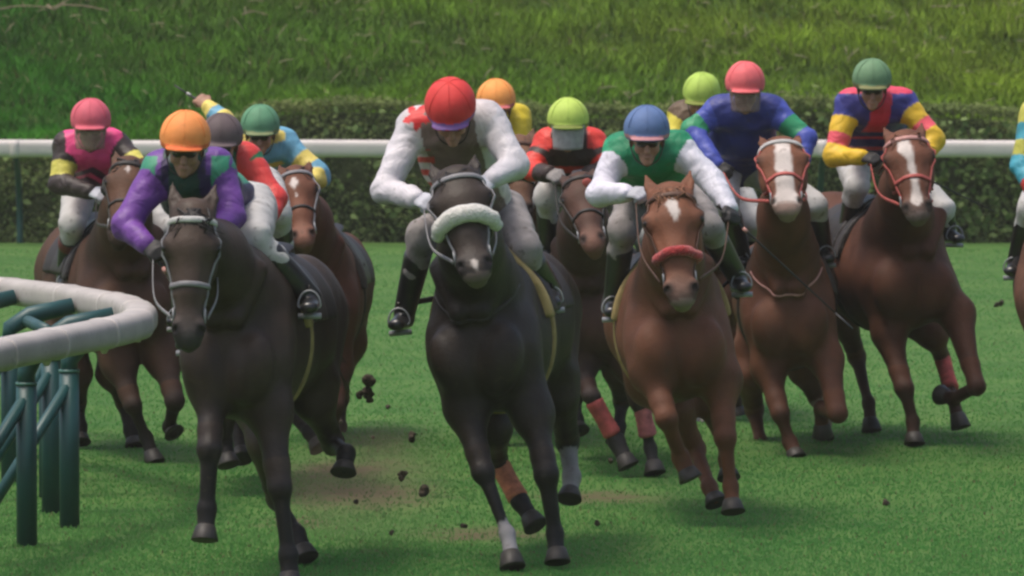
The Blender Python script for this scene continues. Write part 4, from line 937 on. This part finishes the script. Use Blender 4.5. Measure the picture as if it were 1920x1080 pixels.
# --- 3b: star-faced bay behind the front pair, green cap, blue and yellow hoops
h = horse('h3b', 40.6, (552, 318, -.55), (574, 478, -1.0), (592, 560), 2, 0,
    dict(FL=[(560, 690, .0), (575, 770, -.1), (590, 820, .1), (600, 842, .1)], FR=[(628, 690, .05), (630, 760, -.05), (622, 820, .0), (618, 855, -.03)],
         HL=[(560, 680, 1.2), (570, 740, 1.5), (575, 800, 1.4), (575, 830, 1.3)], HR=[(632, 690, 1.2), (640, 745, 1.45), (640, 800, 1.35), (640, 830, 1.3)]),
    CHEST2, 'reddish bay horse with a white star behind the leading dark bay', L=.58, wid=.92, points=(.05, .025, .018), muzzle=(.24, .11, .075), blaze=[(.17, -.01, .010), (.25, -.01, .026), (.32, -.008, .012), (.42, -.006, .004)], bridle='grey', mane=(.02, .013, .01), pad=MATS['strap_dark'])
LB = S(106, 162, 188); LY = S(222, 200, 104)
def vest3(x, a, z):
    c = np.tile(np.array(LB), (len(x), 1)); c[((a*7) % 1) < .4] = LY; return c
jockey(h, (488, 238, .05), [(446, 268, .25), (534, 270, .25)], [(418, 226, .35), (600, 330, .15)], [(381, 192, .45), (560, 352, -.05)], S(92, 142, 108), vest3, [(.18, LY), (.42, LB), (.60, LY), (.82, LB), (2, LY)], [(.22, LB), (.38, LY), (.56, LB), (2, LY)],
    'jockey in green cap with light blue and yellow hoops, one arm raised', band=S(120, 130, 90), pitch=10, gloves='skin', an=[None, (642, 520, .8)], breeches=BREECH, kn=[None, (608, 450, .5)], pelvis=(-.30, .85, .50), rein_hands=(False, True),
    whip=(0, (352, 176, .5), 'thin whip raised above the orange cap at the left', None))

# --- 3a: mostly hidden: dark cap, red and green silks
h = horse('h3a', 36.6, (395, 345, -.45), (392, 480, -.85), (415, 600), 6, 0,
    dict(FL=[(400, 700, .0), (430, 770, -.05), (420, 830, .05), (430, 870, .0)], FR=[(470, 700, .0), (500, 780, -.1), (520, 850, .0), (526, 900, -.05)],
         HL=[(420, 700, 1.2), (440, 760, 1.5), (450, 820, 1.4), (455, 860, 1.3)], HR=[(500, 700, 1.2), (530, 760, 1.4), (580, 810, 1.1), (600, 838, 1.05)]),
    BROWN, 'brown horse almost hidden behind the leading dark bay', L=.56, wid=.9, points=(.016, .013, .012), bridle='dark', pad=MATS['strap_dark'])
RD = S(216, 66, 62); GN = S(30, 112, 72)
def vest3a(x, a, z):
    c = np.tile(np.array(RD), (len(x), 1)); c[(x > -.02) & (x < .09)] = GN; c[(z < -.16)] = GN; return c
jockey(h, (416, 258, .05), [(374, 300, .25), (462, 300, .22)], [(345, 372, .12), (516, 372, .10)], [(372, 400, -.1), (496, 428, -.06)], S(96, 82, 84), vest3a, [(2, RD)], [(.10, GN), (2, RD)],
    'jockey in dark grey cap with red sleeves and a green sash, half hidden', pitch=10, gloves='white', breeches=BREECH, kn=[None, (520, 400, .5)], an=[None, (540, 520, .8)], scale=.98, collar=GN)

# --- 5: orange cap behind the red cap
h = horse('h5', 40.6, (972, 262, -.50), (978, 410, -.85), (968, 545), 2, 0,
    dict(FL=[(930, 680, .0), (940, 750, -.05), (936, 810, .0), (938, 838, -.05)], FR=[(1008, 680, .0), (1020, 740, -.15), (1010, 780, .1), (1012, 810, .12)],
         HL=[(925, 680, 1.2), (930, 740, 1.4), (935, 790, 1.3), (938, 815, 1.25)], HR=[(1005, 680, 1.2), (1010, 740, 1.4), (1012, 790, 1.3), (1015, 815, 1.25)]),
    (.11, .055, .032), 'light bay horse hidden behind the black horse, ears under the orange cap', L=.57, wid=.9, points=(.03, .02, .016), bridle='brown', pad=MATS['strap_dark'], mane=(.05, .028, .016), ears=1.1)
YE = S(214, 190, 46)
def vest5(x, a, z):
    c = np.tile(np.array(S(206, 84, 76)), (len(x), 1)); c[(x > .06)] = YE; return c
jockey(h, (930, 190, .05), [(892, 228, .25), (970, 224, .24)], [(900, 300, .15), (974, 322, .05)], [(930, 340, -.05), (966, 372, -.10)], S(244, 160, 84), vest5, [(2, S(206, 84, 76))], [(.25, YE), (.72, S(206, 204, 204)), (.90, S(64, 74, 150)), (2, S(206, 204, 204))],
    'jockey in orange cap with a yellow shoulder, looking out behind the red-capped jockey', band=S(206, 110, 110), pitch=8, gloves='white', breeches=BREECH, kn=[None, (985, 405, .4)], an=[None, (1020, 470, .7)], collar=S(210, 190, 160))

# --- 6: lime cap, grey shield, red and black
h = horse('h6', 38.2, (1085, 330, -.55), (1116, 470, -1.0), (1100, 570), 3, 2,
    dict(FL=[(1085, 680, .0), (1108, 742, -.05), (1156, 828, -.02), (1178, 872, -.06)], FR=[(1178, 680, .0), (1200, 748, -.05), (1220, 840, .0), (1228, 885, -.05)],
         HL=[(1068, 690, 1.2), (1078, 740, 1.45), (1080, 786, 1.3), (1086, 808, 1.25)], HR=[(1160, 690, 1.2), (1165, 750, 1.5), (1160, 800, 1.35), (1155, 830, 1.3)]),
    (.055, .026, .018), 'dark bay horse with a tan muzzle and red leg wraps, beneath the lime cap', L=.58, points=(.028, .024, .024), muzzle=(.20, .095, .065), bridle='dark', wraps={'FL': (.10, .85, (.40, .075, .07)), 'FR': (.05, .75, (.42, .12, .13))}, pad=MATS['strap_dark'])
R6 = S(216, 62, 52); K6 = S(58, 44, 40)
def vest6(x, a, z):
    c = np.tile(np.array(K6), (len(x), 1)); c[(np.abs(x) > .10) & (z > -.02)] = R6; c[(z < -.12) & (z > -.16)] = R6; return c
jockey(h, (1065, 228, .0), [(1026, 272, .2), (1112, 272, .2)], [(994, 318, .10), (1140, 320, .1)], [(1036, 328, -.14), (1092, 330, -.05)], S(184, 208, 96), vest6, [(.20, R6), (.30, K6), (.48, R6), (.56, K6), (.80, R6), (2, K6)], [(.20, R6), (.30, K6), (.48, R6), (2, K6)],
    'jockey in lime cap with a grey face shield and red and black silks', pitch=6, eyes='grey', gloves='grey', breeches=BREECH, kn=[(1026, 368, .4), None], an=[(1030, 470, .7), None], collar=K6, band=S(120, 130, 60))
# the red rosette on its browband
c = W(1101, 342, 37.45); P, Q = remesh([E(c, (.030, .008, .026), axis=V(0, 0, 1), side=V(1, 0, 0))], .006); o = child('rosette', mesh_np('rosette', P, Q), MATS['strap_red'], HORSES['h6']['root'])

# --- 8: lime cap behind the blue jacket
h = horse('h8', 43.0, (1340, 280, -.55), (1345, 420, -.9), (1335, 525), 0, 0,
    dict(FL=[(1300, 650, .0), (1310, 710, -.05), (1318, 770, .0), (1320, 798, -.05)], FR=[(1375, 650, .0), (1385, 710, -.1), (1380, 750, .1), (1384, 775, .1)],
         HL=[(1300, 650, 1.2), (1305, 700, 1.4), (1308, 750, 1.3), (1310, 775, 1.25)], HR=[(1372, 650, 1.2), (1378, 700, 1.4), (1380, 750, 1.3), (1382, 775, 1.25)]),
    BAY, 'bay horse hidden between the two chestnuts, beneath the rearmost lime cap', L=.56, wid=.9, bridle='dark', pad=MATS['strap_dark'], vox=.017)
jockey(h, (1315, 176, .05), [(1276, 218, .22), (1352, 218, .22)], [(1256, 282, .1), (1372, 280, .1)], [(1290, 318, -.1), (1350, 320, -.1)], S(176, 204, 92), const(S(98, 78, 58)), [(2, S(220, 204, 78))], [(2, S(220, 204, 78))],
    'jockey in lime cap with a yellow sleeve, half hidden behind the blue jacket', band=S(130, 140, 60), pitch=18, eyes='none', gloves='black', roll=-4, hyaw=-15, collar=S(98, 78, 58), vox=.011, scale=1.0)

# --- 11: cut off by the right edge
h = horse('h11', 38.6, (2000, 300, -.55), (1996, 450, -.95), (1998, 535), 8, 0,
    dict(FL=[(1965, 670, .0), (1975, 750, -.05), (1985, 810, .0), (1990, 850, -.05)], FR=[(2050, 670, .0), (2060, 750, -.1), (2050, 800, .1), (2055, 830, .1)],
         HL=[(1968, 670, 1.2), (1975, 740, 1.4), (1980, 800, 1.3), (1985, 830, 1.25)], HR=[(2055, 670, 1.2), (2060, 740, 1.4), (2065, 800, 1.3), (2068, 830, 1.25)]),
    (.12, .055, .035), 'bay horse cut off by the right edge of the picture', L=.6, points=(.03, .02, .016), bridle='dark', pad=MATS['strap_dark'], vox=.017, wid=1.12)
CY = S(64, 150, 168); C2 = S(190, 186, 84)
jockey(h, (1992, 200, .0), [(1938, 214, .2), (2046, 250, .2)], [(1916, 312, .1), (2070, 320, .1)], [(1950, 384, -.1), (2030, 370, -.1)], S(210, 190, 80), const(CY), [(.12, C2), (.28, CY), (.42, C2), (.75, CY), (2, S(190, 60, 55))], [(2, CY)],
    'jockey whose teal and yellow sleeve shows at the right edge of the picture', pitch=8, vox=.011, breeches=BREECH, kn=[(1932, 390, .4), None], an=[(1905, 492, .7), None])

# ------------------------------------------------------------ clods thrown up by the hooves
CLOD = mat('mud', (.045, .032, .020), .9, vary=.5, vscale=40, bump=1, bscale=60, bdist=.01)
clods = [(692, 716, 33.5, .032, 'lumpy clod in the air between the two leading horses, topmost'), (690, 738, 33.5, .026, None), (674, 738, 33.4, .018, None), (690, 750, 33.5, .015, None), (727, 763, 34, .010, None), (771, 819, 33, .020, None), (752, 888, 33, .012, None), (792, 924, 32.6, .030, None), 
         (755, 890, 32.8, .018, None), (640, 790, 34, .008, None), (700, 820, 34, .007, None), (1145, 865, 36, .012, None), (1120, 980, 33, .014, None), (870, 985, 32.8, .013, None), (735, 1000, 32.2, .011, None), (668, 940, 32.4, .010, None), (1660, 950, 36, .018, None), (1875, 570, 50, .025, None), ]
for k, (px, py, Y, r_, lb) in enumerate(clods):
    c = W(px, py, Y); c[2] = max(c[2], r_*.6); rr = np.random.default_rng(400+k)
    P, Q = remesh([E(c+rr.normal(size=3)*r_*.35, (r_*rr.uniform(.6, 1), r_*rr.uniform(.6, 1), r_*rr.uniform(.7, 1.1)), axis=rr.normal(size=3)+.01, side=rr.normal(size=3), k=.01) for _ in range(3)], max(.003, r_/7), noise=lambda G: wave(G, k, 2.4/r_, r_*.25)+wave(G, k+9, 6/r_, r_*.12))
    o = link('mud_clod', mesh_np('mud_clod', P, Q), CLOD); rebase(o, c); tag(o, lb or 'small dark clod of mud thrown up by the hooves', 'mud clod', 'mud clods in the air')

# ------------------------------------------------------------ pale scattering volume, added to lift the dark tones
me = MB().box((0, 95, 7), (460, 260, 16)).mesh('fill_haze', smooth=False); o = link('fill_haze', me); tag(o, 'thin pale haze added to lift the dark tones', 'fill_haze', kind='stuff')
m = bpy.data.materials.new('fill_haze'); m.use_nodes = True; n = m.node_tree.nodes; n.remove(n['Principled BSDF'])
pv = n.new('ShaderNodeVolumePrincipled'); pv.inputs['Color'].default_value = (.96, .93, .80, 1); pv.inputs['Density'].default_value = .00058; pv.inputs['Anisotropy'].default_value = .2
m.node_tree.links.new(pv.outputs[0], n['Material Output'].inputs['Volume']); me.materials.append(m)

# ------------------------------------------------------------ dust and fine mud kicked up behind the leading pair
def dust(c, r, dens, seed, lab):
    P, Q = remesh([E(V(0, 0, 0), r, axis=V(0, 0, 1), side=V(1, 0, 0))], .06); o = link('dust', mesh_np('dust', P, Q)); o.location = tuple(c); tag(o, lab, 'dust', kind='stuff')
    m = bpy.data.materials.new('dust'); m.use_nodes = True; n = m.node_tree.nodes; L = m.node_tree.links; n.remove(n['Principled BSDF'])
    pv = n.new('ShaderNodeVolumePrincipled'); pv.inputs['Color'].default_value = (.55, .42, .28, 1)
    tc = n.new('ShaderNodeTexCoord'); ns = n.new('ShaderNodeTexNoise'); ns.inputs['Scale'].default_value = 2.6; ns.inputs['Detail'].default_value = 5; L.new(tc.outputs['Object'], ns.inputs[0])
    mp = n.new('ShaderNodeMapping'); mp.inputs['Scale'].default_value = (1/r[0], 1/r[1], 1/r[2]); L.new(tc.outputs['Object'], mp.inputs[0]); ln = n.new('ShaderNodeVectorMath'); ln.operation = 'LENGTH'; L.new(mp.outputs[0], ln.inputs[0])
    a = n.new('ShaderNodeMapRange'); a.inputs[1].default_value = 1.0; a.inputs[2].default_value = .2; L.new(ln.outputs['Value'], a.inputs[0])
    b = n.new('ShaderNodeMapRange'); b.inputs[1].default_value = .38; b.inputs[2].default_value = .72; b.inputs[4].default_value = dens; L.new(ns.outputs[0], b.inputs[0])
    k = n.new('ShaderNodeMath'); k.operation = 'MULTIPLY'; L.new(a.outputs[0], k.inputs[0]); L.new(b.outputs[0], k.inputs[1]); L.new(k.outputs[0], pv.inputs['Density']); L.new(pv.outputs[0], n['Material Output'].inputs['Volume']); o.data.materials.append(m)
dust(W(680, 905, 33.3), (.50, .75, .34), 1.3, 1, 'brown dust thrown up between the two leading horses')
